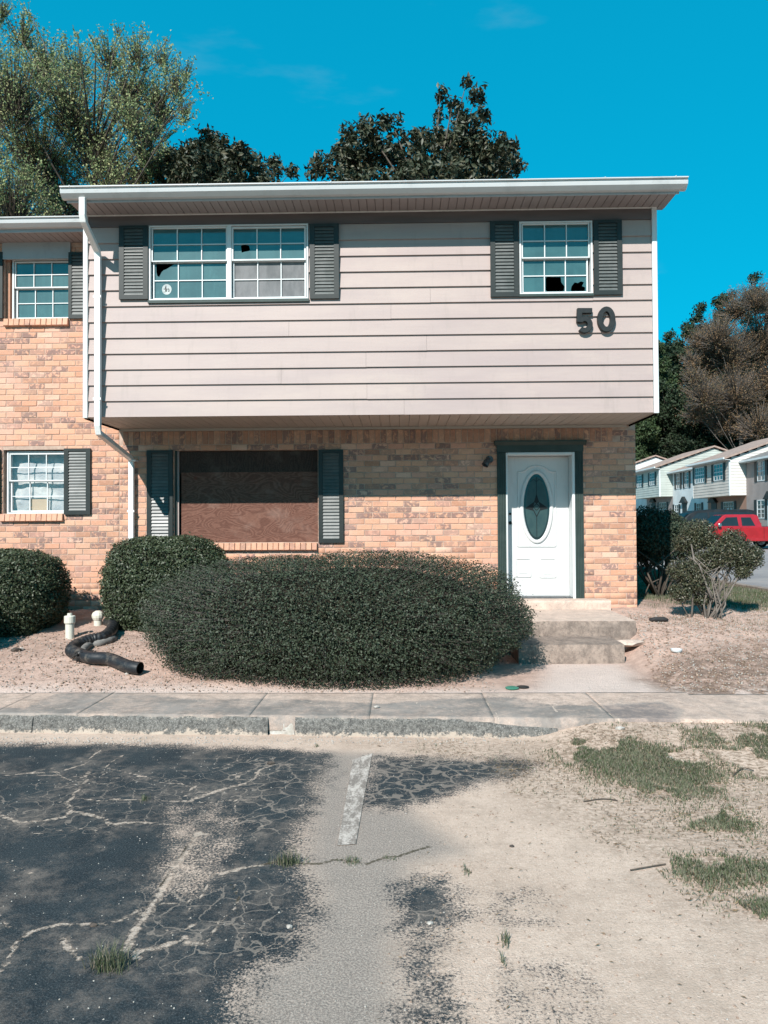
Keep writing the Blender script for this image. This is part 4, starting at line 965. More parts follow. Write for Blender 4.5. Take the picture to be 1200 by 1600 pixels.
for q0, q1 in (((806, 873), (829, 901)), ((844, 873.5), (868, 902))):
    a = dpt(*q0); b = dpt(*q1); loop('moulding', dens([a, (a[0], b[1]), b, (b[0], a[1])]), YD+.002, .014, 'door_paint', door)
    i_ = .045; bevel(MB().box(a[0]+i_, b[0]-i_, YD-.006, YD-.001, b[1]+i_, a[1]-i_).build('raised_panel', 'door_paint', door), .004)
n = 56; ov = [(cx_+(ax_+.018)*cos(-2*pi*i/n), cz_+(az_+.018)*sin(-2*pi*i/n)) for i in range(n)]
loop('oval_frame', ov, YD-.0, .03, 'door_paint', door)
mb = MB(); ringv = [(cx_+ax_*cos(2*pi*i/n), YD-.003, cz_+az_*sin(2*pi*i/n)) for i in range(n)]; mb.add(ringv, [tuple(range(n))]); gl_ = mb.build('oval_glass', 'door_glass', door)
mb = MB(); r2_ = [(cx_+ax_*.82*cos(2*pi*i/n), YD-.0045, cz_+az_*.9*sin(2*pi*i/n)) for i in range(n)]; mb.add(r2_, [tuple(range(n))]); mb.build('glass_inset', 'door_glass_pale', door)
def strip(mb, pts, wd, y, th=.002):
    pts = [Vector(p) for p in pts]
    for a, b in zip(pts[:-1], pts[1:]):
        d = (b-a).normalized(); nn = Vector((-d.y, d.x))*wd/2; q_ = [a-nn, b-nn, b+nn, a+nn]
        mb.add([(v.x, y, v.y) for v in q_], [(0, 1, 2, 3)])
mb = MB(); yy = YD-.0065
strip(mb, [(cx_, cz_+az_*.9), (cx_, cz_+.15)], .008, yy)
star = [(cx_, cz_+.17), (cx_+.03, cz_+.07), (cx_+ax_*.8, cz_-.02), (cx_+.045, cz_-.05), (cx_, cz_-.14), (cx_-.045, cz_-.05), (cx_-ax_*.8, cz_-.02), (cx_-.03, cz_+.07)]
strip(mb, star+[star[0]], .012, yy); dia = [(cx_, cz_+.045), (cx_+.05, cz_-.0), (cx_, cz_-.05), (cx_-.05, cz_)]; strip(mb, dia+[dia[0]], .01, yy-.0005)
strip(mb, [(cx_-.09, cz_+.36), (cx_-.04, cz_+.40), (cx_, cz_+.36), (cx_+.04, cz_+.40), (cx_+.09, cz_+.36)], .006, yy); strip(mb, [(cx_, cz_-.14), (cx_, cz_-az_*.9)], .008, yy)
mb.add([(p[0], yy+.0005, p[1]) for p in (star[0], star[1], dia[0], star[7])], [(0, 1, 2, 3)]); mb.add([(p[0], yy+.0005, p[1]) for p in (star[2], star[3], dia[1], star[1])], [(0, 1, 2, 3)]); mb.add([(p[0], yy+.0005, p[1]) for p in (star[6], star[7], dia[3], star[5])], [(0, 1, 2, 3)])
mb.build('leading', 'lead_black', door)
for pz, r_ in ((2.02-.17, .018), (1.72, .026)):
    xk = dx0+.06; mb = MB(); mb.tube([(xk, YD+.0, pz), (xk, YD-.025, pz)], [r_, r_*.8], 12); mb.build('door_lock', 'lead_black', door)
MB().box(dx0-.02, dx1+.02, YW-.02, YD+.05, DZ0-.02, DZ0+.012).build('threshold', 'lamp_metal', HS)
# wall lamp left of the door
lx, _, lz = P(765, 720, YW)
mb = MB(); mb.tube([(lx-.0, YW-.001, lz+.02), (lx-.0, YW-.03, lz+.02)], [.055, .045], 14); lm_ = mb.build('wall_lamp', 'lamp_metal', HS)
MB().tube([(lx, YW-.03, lz+.02), (lx-.03, YW-.08, lz-.005), (lx-.04, YW-.13, lz-.03)], .012, 8).build('lamp_arm', 'lead_black', lm_); MB().tube([(lx-.02, YW-.09, lz+.03), (lx-.05, YW-.13, lz-.02), (lx-.085, YW-.15, lz-.075)], [.022, .045, .05], 12, cap=False).build('lamp_shade', 'lamp_metal', lm_, smooth=True)
# house number
def stroke(name, pts, wd, closed, parent, yf, th=.055):
    n = len(pts); L_ = []; R_ = []
    for i in range(n):
        a = Vector(pts[i-1]) if (closed or i > 0) else None; b = Vector(pts[i]); c = Vector(pts[(i+1) % n]) if (closed or i < n-1) else None
        d1 = (b-a).normalized() if a is not None else None; d2 = (c-b).normalized() if c is not None else None
        d1 = d1 or d2; d2 = d2 or d1; n1_ = Vector((-d1.y, d1.x)); n2_ = Vector((-d2.y, d2.x)); m_ = (n1_+n2_).normalized(); s_ = wd/2/max(.5, m_.dot(n1_))
        L_.append(b+m_*s_); R_.append(b-m_*s_)
    mb = MB(); V = []
    for y in (yf-th, yf):
        for i in range(n): V += [(L_[i].x, y, L_[i].y), (R_[i].x, y, R_[i].y)]
    m = n if closed else n-1; F_ = []
    for i in range(m):
        a, b = 2*i, 2*((i+1) % n); N = 2*n; F_ += [(a, a+1, b+1, b), (a+N, b+N, b+1+N, a+1+N), (a, b, b+N, a+N), (a+1, a+1+N, b+1+N, b+1)]
    if not closed: F_ += [(0, 2*n, 2*n+1, 1), (2*n-2, 2*n-1, 4*n-1, 4*n-2)]
    mb.add(V, F_); o = mb.build(name, 'number_black', parent, recalc=True); bevel(o, .004); return o
def np_(x, y): a = P(880+x/7.5, 465+y/7.5, YF-.04); return (a[0], a[2])
five = [np_(338, 155), np_(192, 155), np_(188, 262), np_(215, 262)]
cc = np_(250, 318); ra, rb = .098, .093
c5x, c5z = cc
for k in range(15):
    t = radians(128-k*(128+140)/14); five.append((c5x+.068*cos(t), c5z+.068*sin(t)*1.08))
five = five[:3]+five[4:]
stroke('house_number', five, .064, False, HS, YF-.003)
cc = np_(505, 255); stroke('house_number', [(cc[0]+.079*cos(2*pi*i/36), cc[1]+.127*sin(2*pi*i/36)) for i in range(36)], .064, True, HS, YF-.003)
# downspout: rectangular pipe swept in a plane of constant x
dxp = -3.82
path = [(YE-.055, 5.68), (YE-.055, 5.47), (YE-.035, 5.41), (9.235, 5.20), (9.262, 5.12), (9.262, 2.97), (9.285, 2.89), (10.39, 2.665), (10.435, 2.62), (10.435, .58)]
V = []; hw = .037
for i, (y, z) in enumerate(path):
    a = Vector(path[max(i-1, 0)]); b = Vector(path[min(i+1, len(path)-1)]); d = (b-a).normalized(); nn = Vector((-d.y, d.x))*.03
    for sx_, sn in ((-1, -1), (1, -1), (1, 1), (-1, 1)): V.append((dxp+sx_*hw, y+nn.x*sn, z+nn.y*sn))
mb = MB(); n = len(path); mb.add(V, [(i*4+j, i*4+(j+1) % 4, (i+1)*4+(j+1) % 4, (i+1)*4+j) for i in range(n-1) for j in range(4)]+[(0, 1, 2, 3)]); ds = bevel(mb.build('downspout', 'white_trim', HS, recalc=True), .008, 2)
for zz, y_ in ((4.6, 9.262), (3.3, 9.262), (1.9, 10.435)): MB().box(dxp-.05, dxp+.05, y_-.034, y_-.0305, zz, zz+.03).build('pipe_strap', 'white_trim', ds)
MB().box(dxp+.02, dxp+.085, 10.36, 10.47, 2.62, 2.64).build('pipe_strap', 'white_trim', ds)

# steps: landing and lower step
ST = thing('front_steps', (2, 9.5, .14), 'two weathered concrete steps and stoop below the white door', 'steps')
def slab_box(name, x0, x1, y0, y1, z0, z1, side, top, parent, nx=46, seed=3, amp=.006):
    """box whose exposed edges are chipped"""
    nz = 6; ny = 8; V = []; F_ = []; Mi = []
    def jit(a, b, s_): return (float(vn(np.array([a]), np.array([b]), .05, seed)[0])-.5)*s_
    fr_i = {}
    for i in range(nx+1):
        x = x0+(x1-x0)*i/nx
        for j in range(nz+1):
            z = z0+(z1-z0)*j/nz; e = 1 if j == nz else .4; V.append((x, y0+jit(x, z+seed, amp*e*2)+(.008 if j == nz else 0), z+(jit(x, 7, amp) if j == nz else 0)))
    for i in range(nx):
        for j in range(nz): a = i*(nz+1)+j; F_.append((a, a+nz+1, a+nz+2, a+1)); Mi.append(0)
    b0 = len(V)
    for i in range(nx+1):
        x = x0+(x1-x0)*i/nx; t0 = V[i*(nz+1)+nz]
        for j in range(ny+1):
            y = t0[1]+(y1-t0[1])*j/ny; V.append(t0 if j == 0 else (x, y, z1+(.003 if j == 1 else .004)))
    for i in range(nx):
        for j in range(ny): a = b0+i*(ny+1)+j; F_.append((a, a+ny+1, a+ny+2, a+1)); Mi.append(1)
    mb = MB(); mb.v = V; mb.f = F_; mb.mi = Mi
    mb.add([(x1, V[nx*(nz+1)][1], z0), (x1, y1, z0), (x1, y1, z1+.004), V[nx*(nz+1)+nz]], [(0, 1, 2, 3)], 0); mb.add([(x0, V[0][1], z0), (x0, y1, z0), (x0, y1, z1+.004), V[nz]], [(3, 2, 1, 0)], 0)
    return mb.build(name, [side, top], parent)
slab_box('landing', 1.25, 2.83, 8.97, 10.44, .12, .526, 'step_concrete', 'tread_concrete', ST)
slab_box('step', 1.32, 2.5, 8.34, 8.965, -.05, .345, 'step_concrete', 'step_concrete', ST, seed=9)
slab_box('door_sill', 1.3, 2.88, 10.2, 10.475, .50, .648, 'tread_concrete', 'tread_concrete', ST, seed=5)
# crumbled block filling the landing corner
def chunk(name, c, s, mat, parent=None, seed=0, label=None, cat=None, sub=2):
    import bmesh
    bm = bmesh.new(); bmesh.ops.create_icosphere(bm, subdivisions=sub, radius=1); r = random.Random(seed)
    for v in bm.verts:
        k = 1+r.uniform(-.22, .22); v.co = Vector((v.co.x*s[0]*k, v.co.y*s[1]*k, v.co.z*s[2]*k))
    me = bpy.data.meshes.new(name); bm.to_mesh(me); bm.free(); me.materials.append(M[mat]); o = link(name, me, parent, c)
    if label: lab(o, label, cat)
    return o
chunk('broken_slab', (2.66, 8.72, .30), (.2, .12, .045), 'tread_concrete', None, 4, 'broken pale concrete chunk leaning on the right end of the lower step', 'rubble')

# ------------------------------------------------------------------ NEIGHBOUR TOWNHOUSE
NB = thing('townhouse', (-7.5, 10.5, .5), 'brick townhouse without overhang, attached left of the one with number 50', 'house', 'attached townhouses around the parking lot')
NX0, NX1 = -11.3, PARTY
nzt = 5.80
nuw = rect((16, 403), (108.5, 497), YW); nlw = rect((5, 703), (100.5, 802), YW); nhd = rect((5, 380), (111, 404), YW)
hu = (nuw[0]-.09, nuw[1], nuw[2], nuw[3]); hl = (nlw[0], nlw[1], nlw[2], nlw[3])
nwl = wall_panel('brick_wall', NX0, NX1-.002, YW+.0065, YW+.2, .2, nzt, [hu, hl], 'mortar', NB)
su = (nuw[0]-.09, P(108, 500, YW)[0], nuw[2]-.105, nuw[2]); sl = (nlw[0]-.03, P(99.5, 808, YW)[0], nlw[2]-.1, nlw[2])
L_ = layout(NX0, NX1-.002, SOLZ-31*BH, nzt, YW, [hu, hl, (nhd[0], nhd[1], nhd[2]-.02, nhd[3]+.2), su, sl], .05)
L_ = [b for b in L_ if b[2] > .4]
L_.sort(key=lambda b: (b[0] < -5.9, b[0] > -4.45 and b[2] > 3.15, b[3] < .6, b[2] < .9, abs(b[2]-2.4)))
lay(nwl, L_, 300, BRM, BRK, 'brick')
rowlock(nwl, su[0]+.01, su[1], nuw[2]+.004, YW); rowlock(nwl, sl[0], sl[1], nlw[2]+.004, YW)
MB().box(nhd[0], nhd[1], YW-.03, YW+.008, nhd[2]-.005, nzt).build('header_panel', 'fascia_grey', NB)
room(NB, *nuw, YW+.205); room(NB, *nlw, YW+.205)
nw1 = win_frame(NB, nuw[0], nuw[1], nuw[2], nuw[3], YW+.06, proud=.0, depth=.1, label='upper sash window with twelve teal panes'); zmn = P(60, 449, YW+.06)[2]
sash(nw1, nuw[0]+.03, nuw[1]-.012, zmn-.01, nuw[3]-.03, YW+.065, rail=.02); sash(nw1, nuw[0]+.04, nuw[1]-.012, nuw[2]+.022, zmn+.006, YW+.098, rail=.022)
MB().box(nuw[0]-.085, nuw[0]-.03, YW+.055, YW+.15, nuw[2], nuw[3]).build('window_jamb', 'brick', NB)
nw2 = win_frame(NB, nlw[0]+.03, nlw[1], nlw[2], nlw[3]-.02, YW+.05, proud=0, depth=.12, label='lower sash window with crumpled white sheets behind it'); zmn = P(55, 751, YW+.05)[2]
sash(nw2, nlw[0]+.06, nlw[1]-.012, zmn-.01, nlw[3]-.045, YW+.055, rail=.02, pm='clear_glass'); sash(nw2, nlw[0]+.065, nlw[1]-.012, nlw[2]+.022, zmn+.006, YW+.088, rail=.022, pm='clear_glass')
# crumpled sheet
xs = np.linspace(nlw[0]+.02, nlw[1]+.02, 60); zs_ = np.linspace(nlw[2], nlw[3]-.01, 60); X, Z = np.meshgrid(xs, zs_)
topd = sst(.62, .95, (Z-nlw[2])/(nlw[3]-nlw[2]))
Yc = YW+.155+(fbm(X, Z, .35, 31)-.5)*.06+np.abs(fbm(X+Z*.5, Z, .2, 12)-.5)*.08+topd*.05
i = (np.arange(59)[None, :]+np.arange(59)[:, None]*60).ravel(); cu = np_mesh('curtain', np.stack([X.ravel(), Yc.ravel(), Z.ravel()], 1), np.stack([i, i+1, i+61, i+60], 1), 'curtain_white', None, nw2, smooth=True)
c0 = P(44.5, 780, YW+.1); c1 = P(72.5, 798, YW+.1); MB().box(c0[0], c1[0], YW+.122, YW+.126, c1[2], c0[2]).build('cardboard_sheet', 'cardboard', nw2)
for p0, p1, nl, Y_ in (((108, 395), (138, 498), 18, YW), ((-27, 395), (5, 498), 18, YW), ((101, 701), (142, 804), 20, YW), ((-36, 703), (1, 804), 20, YW)):
    r_ = rect(p0, p1, Y_-.01); shutter(NB, r_[0], r_[1], r_[2], r_[3], Y_-.004, nl)
nye = YW-.42
es = MB().box(NX0, XL-.03, nye+.024, YW+.1, nzt+.014, nzt+.03).build('eave_soffit', 'soffit_paint', NB)
n = int((XL-.03-NX0)/.101); wd = (XL-.03-NX0)/n
pm_ = MB().prism_y([(-wd/2+.006, .0), (wd/2-.006, .0), (wd/2-.0005, .01), (wd/2-.0005, .013), (-wd/2+.0005, .013), (-wd/2+.0005, .01)], .024, YW-nye-.002).mesh('soffit_panel', 'soffit_paint')
for i in range(n): link('soffit_panel', pm_, es, (NX0+(i+.5)*wd, nye, nzt))
MB().box(NX0, XL-.025, nye, nye+.022, nzt-.012, nzt+.16).build('fascia', 'fascia_grey', NB)
gutter(NB, NX0, XL-.02, nye, nzt+.155); roof(NB, NX0, XL-.02, nye-.03, nzt+.17, 14.6, mat='shingle_grey')
MB().box(NX0, NX1, 18.9, 19.1, .2, nzt).build('rear_wall', 'mortar', NB)

# ------------------------------------------------------------------ foliage helpers
def leaves_mesh(name, C, N, size, mat, parent, aspect=.5, kind='stuff', rnd=None, fold=.25):
    """rhombic leaves: C centres, N normals-ish (any), size array"""
    n = len(C); C = np.asarray(C); N = N/np.maximum(np.linalg.norm(N, axis=1, keepdims=True), 1e-6)
    a = rng.normal(size=(n, 3)); a -= N*np.sum(a*N, 1, keepdims=True); a /= np.linalg.norm(a, axis=1, keepdims=True); b = np.cross(N, a)
    s = np.asarray(size)[:, None]*np.ones((n, 1)); L_ = a*s; Wd = b*s*aspect*.5; Fd = N*s*fold*.3
    V = np.stack([C-L_*.5, C+Wd+Fd, C+L_*.5, C-Wd+Fd], 1).reshape(-1, 3); i = np.arange(n)*4
    F_ = np.concatenate([np.stack([i, i+1, i+2], 1), np.stack([i, i+2, i+3], 1)])
    r = rng.random(n) if rnd is None else rnd
    return np_mesh(name, V, F_, mat, dict(rnd=np.repeat(r, 4)), parent, kind)
def twigs_mesh(name, A, B, r0, r1, mat, parent, kind='stuff', k=3):
    A = np.asarray(A); B = np.asarray(B); n = len(A); D = B-A; D /= np.maximum(np.linalg.norm(D, axis=1, keepdims=True), 1e-6)
    u = np.cross(D, np.array([.3, .5, .81])); u /= np.linalg.norm(u, axis=1, keepdims=True); v = np.cross(D, u); V = []
    r0 = np.broadcast_to(r0, (n,))[:, None]; r1 = np.broadcast_to(r1, (n,))[:, None]
    for P_, r in ((A, r0), (B, r1)):
        for j in range(k): t = 2*pi*j/k; V.append(P_+(u*cos(t)+v*sin(t))*r)
    V = np.stack(V, 1).reshape(-1, 3); b = np.arange(n)*2*k; F_ = []
    for j in range(k): F_.append(np.stack([b+j, b+(j+1) % k, b+k+(j+1) % k, b+k+j], 1))
    return np_mesh(name, V, np.concatenate(F_), mat, None, parent, kind)
def hedge(c, ax, label, nl, lsize, mat, pw=2.6, seed=0, cat='hedge', zflat=.0, under=.25, group=None, lean=0.0, shell=(.85, 1.03), cutz=.66, lump=.09, underx=.16):
    """clipped dome hedge: c = base centre on the ground, ax = (rx, ry, height)"""
    hd = thing('hedge', (c[0], c[1], c[2]), label, cat, group); r = np.random.default_rng(seed)
    rx, ry, hh = ax; n = nl
    d = r.normal(size=(n, 3)); d /= np.linalg.norm(d, axis=1, keepdims=True)
    def surf(d, k):
        p = (np.abs(d[:, 0])**pw+np.abs(d[:, 1])**pw+np.abs(d[:, 2])**pw)**(-1/pw)
        q = d*p[:, None]
        nz = (fbm(q[:, 0]*rx*1+q[:, 2]*3+seed, q[:, 1]*ry+q[:, 2]*2, .5, seed)-.5)*.13 + (fbm(q[:, 0]*rx*3+q[:, 2]*2+seed, q[:, 1]*ry*3-q[:, 2]*2, .3, seed+5)-.5)*.08
        nz = nz + (vn(q[:, 0]*rx+seed*3, q[:, 1]*ry+q[:, 2], .75, seed+9)-.5)*lump
        q = q*(1+nz)[:, None]*np.asarray(k).reshape(-1, 1); z = (np.maximum(q[:, 2], -cutz)+cutz)/(1+cutz); zz = z*hh; cl_ = np.clip(1-z*2, 0, 1)**1.6; tap = 1-under*cl_; tapx = 1-underx*cl_
        return np.stack([c[0]+q[:, 0]*rx*tapx+lean*zz, c[1]+q[:, 1]*ry*tap, c[2]+np.maximum(zz, .015)], 1)
    k = r.uniform(shell[0], shell[1], n)+(r.random(n) < .03)*r.uniform(0, .06, n)
    Pn = surf(d, k)*1.0; N_ = d*np.array([1/rx, 1/ry, 2/hh])*min(rx, ry)+r.normal(size=(n, 3))*.75+np.array([0, -.0, .25])
    # volume: inner woody mass as one solid core, leaf-gap shade painted in
    import bmesh
    bm = bmesh.new(); bmesh.ops.create_icosphere(bm, subdivisions=4, radius=1); co = np.array([v.co[:] for v in bm.verts]); cc_ = surf(co/np.linalg.norm(co, axis=1, keepdims=True), shell[0]-.06)
    for v, q in zip(bm.verts, cc_): v.co = q-np.array(c)
    me = bpy.data.meshes.new('dark_core'); bm.to_mesh(me); bm.free(); me.materials.append(M['hedge_core_shade']); link('dark_core', me, hd, c)
    leaves_mesh('foliage', Pn, N_, r.uniform(.7, 1.3, n)*lsize, mat, hd, aspect=.55)
    m = n//45; dd = d[:m]; A_ = surf(dd, .7); B_ = surf(dd+r.normal(size=(m, 3))*.04, r.uniform(.95, 1.04, m)); twigs_mesh('twigs', A_, B_, .004, .0015, 'twig_grey', hd)
    return hd
cx0, cz0 = 522, 0
def gx(px, Y): return P(px, 820, Y)[0]
hedge((gx(524, 8.05), 8.0, .12), (2.06, 1.1, 1.25), 'largest clipped hedge, a wide dark green dome in front of the boarded window', 150000, .024, 'hedge_leaf', pw=2.6, seed=1, under=.06, underx=.16, cutz=.62, lump=.10)
hedge((gx(258, 9.65), 9.7, .38), (.80, .56, 1.16), 'mid sized rounded hedge at the foot of the downspout, behind the largest one', 60000, .034, 'hedge_leaf_glossy', pw=3.2, seed=2, under=.12)
hedge((gx(-6, 9.35), 9.4, .36), (.80, .62, 1.04), 'clipped hedge at the left edge under the window with white sheets', 60000, .034, 'hedge_leaf_glossy', pw=3.2, seed=3, under=.12)
hedge((-5.45, 8.1, .2), (.62, .6, 1.0), 'clipped hedge just outside the left edge casting its shadow on the dirt', 20000, .034, 'hedge_leaf_glossy', pw=3, seed=4, under=.12)

# loose bushes by the house corner
def bush(base, lobes, label, nl, lsize, mat, seed, stems, bark='bark_pale', hollow=.55, ntw=220):
    b = thing('bush', base, label, 'bush'); r = np.random.default_rng(seed); Cs = []; Ns = []; A_ = []; B_ = []
    vol = np.array([l[3]**2 for l in lobes]); vol = vol/vol.sum()
    for (x, y, z, rad), f in zip(lobes, vol):
        n = int(nl*f); d = r.normal(size=(n, 3)); d /= np.linalg.norm(d, axis=1, keepdims=True); rr_ = rad*r.uniform(hollow, 1.05, n)*(1+(fbm(d[:, 0]*3+x*7, d[:, 2]*3+d[:, 1]*2, .8, seed)-.5)*.5)
        Cs.append(np.array([x, y, z])+d*rr_[:, None]*np.array([1, 1, .85])); Ns.append(d+r.normal(size=(n, 3))*.9+[0, 0, .3])
        m = int(ntw*f)+6; dd = r.normal(size=(m, 3)); dd /= np.linalg.norm(dd, axis=1, keepdims=True); cen = np.array([x, y, z-rad*.4]); A_.append(cen+dd*rad*.1); B_.append(np.array([x, y, z])+dd*rad*r.uniform(.8, 1.08, (m, 1)))
    leaves_mesh('foliage', np.concatenate(Cs), np.concatenate(Ns), r.uniform(.7, 1.3, sum(len(c_) for c_ in Cs))*lsize, mat, b, .5)
    twigs_mesh('twigs', np.concatenate(A_), np.concatenate(B_), .006, .002, 'twig_grey' if bark == 'bark_pale' else 'bark', b)
    for st in stems: MB().tube([Vector(p[:3]) for p in st], [p[3] for p in st], 7).build('stem', bark, b, smooth=True)
    return b
def PL(L, Y): return [(*[P(px, py, Y+dy)[k] for k in (0, 1, 2)], rp*Y/FPX) for px, py, rp, dy in L]
Yb = 9.7; z0 = Hs(4.1, 9.6)
bs = (P(1115, 970, Yb)[0], Yb, z0)
lob = PL([(1092, 834, 27, .3), (1074, 848, 21, .3), (1066, 892, 23, 0), (1084, 906, 25, 0), (1062, 926, 17, 0), (1100, 880, 24, .1), (1127, 868, 25, 0), (1150, 862, 29, 0), (1170, 872, 21, -.05), (1143, 842, 19, .1), (1160, 892, 15, -.1), (1096, 936, 13, 0), (1115, 848, 16, .2), (1182, 862, 11, 0)], Yb)
def st(L, Y): return [(*P(px, py, Y), r_) for px, py, r_ in L]
bush(bs, lob, 'scraggly sunlit bush with pale bare stems right of the house corner', 36000, .03, 'bush_leaf', 5,
     [st([(1104, 982, .034), (1108, 950, .03), (1102, 925, .02), (1088, 895, .014), (1080, 850, .008)], Yb), st([(1114, 982, .038), (1118, 955, .033), (1124, 925, .022), (1138, 895, .017), (1150, 868, .012), (1165, 845, .006)], Yb), st([(1122, 980, .028), (1125, 950, .02), (1116, 915, .014), (1130, 870, .008)], Yb+.1)]+[st([(1112+rr.uniform(-18, 18), 978, .014), (1112+rr.uniform(-26, 26), 945, .011), (1112+rr.uniform(-45, 45), 905, .007), (1115+rr.uniform(-50, 55), 870, .004)], Yb+rr.uniform(-.15, .15)) for _ in range(16)]+[st([(1118, 978, .02), (1122, 945, .015), (1118, 905, .01), (1130, 870, .006)], Yb+.1), st([(1104, 978, .018), (1100, 945, .013), (1108, 910, .009)], Yb-.08), st([(1126, 950, .014), (1140, 925, .011), (1160, 890, .01), (1175, 880, .005)], Yb-.1), st([(1080, 972, .016), (1083, 930, .012), (1088, 890, .006)], Yb), st([(1078, 968, .01), (1066, 945, .008), (1060, 925, .004)], Yb), st([(1112, 935, .02), (1104, 915, .015), (1092, 880, .008)], Yb-.15)], hollow=.35, ntw=900)
Yc_ = 12.2; z1 = Hs(4.3, 12.2)
lob = PL([(1008, 838, 46, 0), (1036, 838, 44, .2), (1024, 850, 36, 0), (1062, 850, 34, .4), (1010, 812, 26, 0), (985, 850, 45, .2), (1040, 815, 24, .2), (1060, 820, 16, .3)], Yc_)
bush((P(1030, 935, Yc_)[0], Yc_, z1), lob, 'dark bush in the house shade just behind the brick corner', 24000, .045, 'hedge_leaf', 6,
     [st([(1030, 950, .09), (1034, 925, .08), (1040, 900, .05), (1045, 860, .03)], Yc_), st([(1028, 950, .07), (1022, 915, .04), (1010, 880, .03), (1000, 845, .02)], Yc_)] + [st([(1030+rr.uniform(-6, 6), 935, .022), (1020+rr.uniform(-25, 40), 895, .018), (1010+rr.uniform(-30, 60), 850, .01)], Yc_+rr.uniform(-.3, .3)) for _ in range(18)]
     + [st([(1005, 935, .01), (1015, 912, .01), (1030, 905, .008)], Yc_-.2)], bark='bark', ntw=700)

# ------------------------------------------------------------------ trees
def tree(name, base, lobes, label, cat='tree', trunk_r=.3, bark='bark', mat='pine_leaf', nclus=600, per=10, lsize=.12, cr_=.18, limbs=True, upward=0.0, group=None, twr=(.02, .006), seed=0, aspect=.45, zsq=.9, hollow=.3, leader=None):
    t = thing(name, base, label, cat, group); r = np.random.default_rng(seed); b = np.array(base, float)
    top = max(l[2] for l in lobes); cxm = np.mean([l[0] for l in lobes]); cym = np.mean([l[1] for l in lobes])
    fork = b+np.array([(cxm-b[0])*.3, (cym-b[1])*.3, (min(l[2]-l[3] for l in lobes)-b[2])*.8+.3]); topp = np.array([cxm, cym, b[2]+(top-b[2])*.72])
    tp = [b, b+(fork-b)*.5+r.normal(size=3)*[.1, .1, 0], fork, fork+(topp-fork)*.5+r.normal(size=3)*[.3, .3, 0], topp]
    MB().tube([Vector(p) for p in tp], [trunk_r, trunk_r*.85, trunk_r*.7, trunk_r*.4, trunk_r*.08], 9).build('trunk', bark, t, smooth=True)
    mb = MB(); vol = np.array([l[3]**2.3 for l in lobes]); vol /= vol.sum(); Cs, Ns, A_, B_ = [], [], [], []
    for (x, y, z, rad), f in zip(lobes, vol):
        cen = np.array([x, y, z]); s0 = np.clip((z-rad*1.6-abs(x-cxm)*.8-fork[2])/(topp[2]-fork[2]+1e-6), 0, .95); st_ = fork+(topp-fork)*s0
        mid = (st_+cen)/2+np.array([0, 0, -rad*.15]); mb.tube([Vector(st_), Vector(mid), Vector(cen)], [trunk_r*.16, trunk_r*.1, trunk_r*.03], 6)
        n = max(4, int(nclus*f)); d = r.normal(size=(n, 3)); d /= np.linalg.norm(d, axis=1, keepdims=True); rad_ = rad*(hollow+(1-hollow)*r.random(n)**.6)[:, None]
        q = cen+d*rad_*np.array([1, 1, zsq])
        orig = cen+d*rad_*.25-np.array([0, 0, 1])*rad_*(.15+upward); A_.append(orig); B_.append(q)
        jd = r.normal(size=(n, per, 3)); jd /= np.linalg.norm(jd, axis=2, keepdims=True); cdir = (q-orig)/np.linalg.norm(q-orig, axis=1, keepdims=True)
        Cc = q[:, None, :]+jd*cr_*r.uniform(.3, 1, (n, per, 1))
        if upward: Cc = q[:, None, :]+cdir[:, None, :]*r.uniform(-1.6, .3, (n, per, 1))*cr_*2.2+jd*cr_*.3
        Cs.append(Cc.reshape(-1, 3)); Ns.append((jd+r.normal(size=jd.shape)*.6+[0, 0, .4]).reshape(-1, 3))
    mb.build('limbs', bark, t, smooth=True, kind='stuff')
    C_ = np.concatenate(Cs); leaves_mesh('crown', C_, np.concatenate(Ns), r.uniform(.65, 1.35, len(C_))*lsize, mat, t, aspect)
    twigs_mesh('twigs', np.concatenate(A_), np.concatenate(B_), twr[0], twr[1], bark, t)
    return t
def TL(L, Y, dep=1.0, sd=0):
    r = random.Random(sd); out = []
    for px, py, rp in L:
        Yv = Y+r.uniform(-dep, dep); out.append((*P(px, py, Yv), rp*Yv/FPX))
    return out
Ym = 23
lm1 = [(503, 262, 22), (535, 240, 28), (545, 212, 18), (572, 198, 20), (612, 190, 20), (590, 230, 32), (560, 255, 38), (625, 245, 30), (655, 262, 35), (650, 222, 22), (680, 215, 18), (700, 225, 28), (688, 146, 14), (708, 158, 12), (722, 178, 20), (745, 150, 16), (728, 132, 8), (756, 180, 14), (683, 184, 12), (730, 210, 34), (770, 232, 34), (797, 232, 16), (770, 262, 40), (805, 258, 16), (720, 255, 40), (560, 330, 80), (680, 330, 90), (640, 420, 80), (755, 330, 60)]
tree('magnolia_tree', (.9, Ym, .6), TL(lm1, Ym, 1.2, 1), 'dark glossy magnolia rising above the middle of the roof', trunk_r=.3, mat='magnolia_leaf', nclus=2100, per=16, lsize=.2, cr_=.2, seed=3, aspect=.4, hollow=.15)
lm2 = [(322, 222, 24), (345, 240, 28), (300, 245, 28), (375, 245, 24), (398, 255, 18), (430, 252, 12), (428, 270, 14), (455, 268, 11), (272, 255, 28), (240, 262, 26), (215, 278, 20), (330, 290, 60), (400, 300, 40), (270, 310, 50), (330, 380, 60)]
tree('magnolia_tree', (-5.6, Ym-.5, .6), TL(lm2, Ym-.5, 1.0, 2), 'shorter dark magnolia above the roof, between the airy tree and the taller magnolia', trunk_r=.24, mat='magnolia_leaf', nclus=1500, per=15, lsize=.18, cr_=.19, seed=4, aspect=.4, hollow=.15)
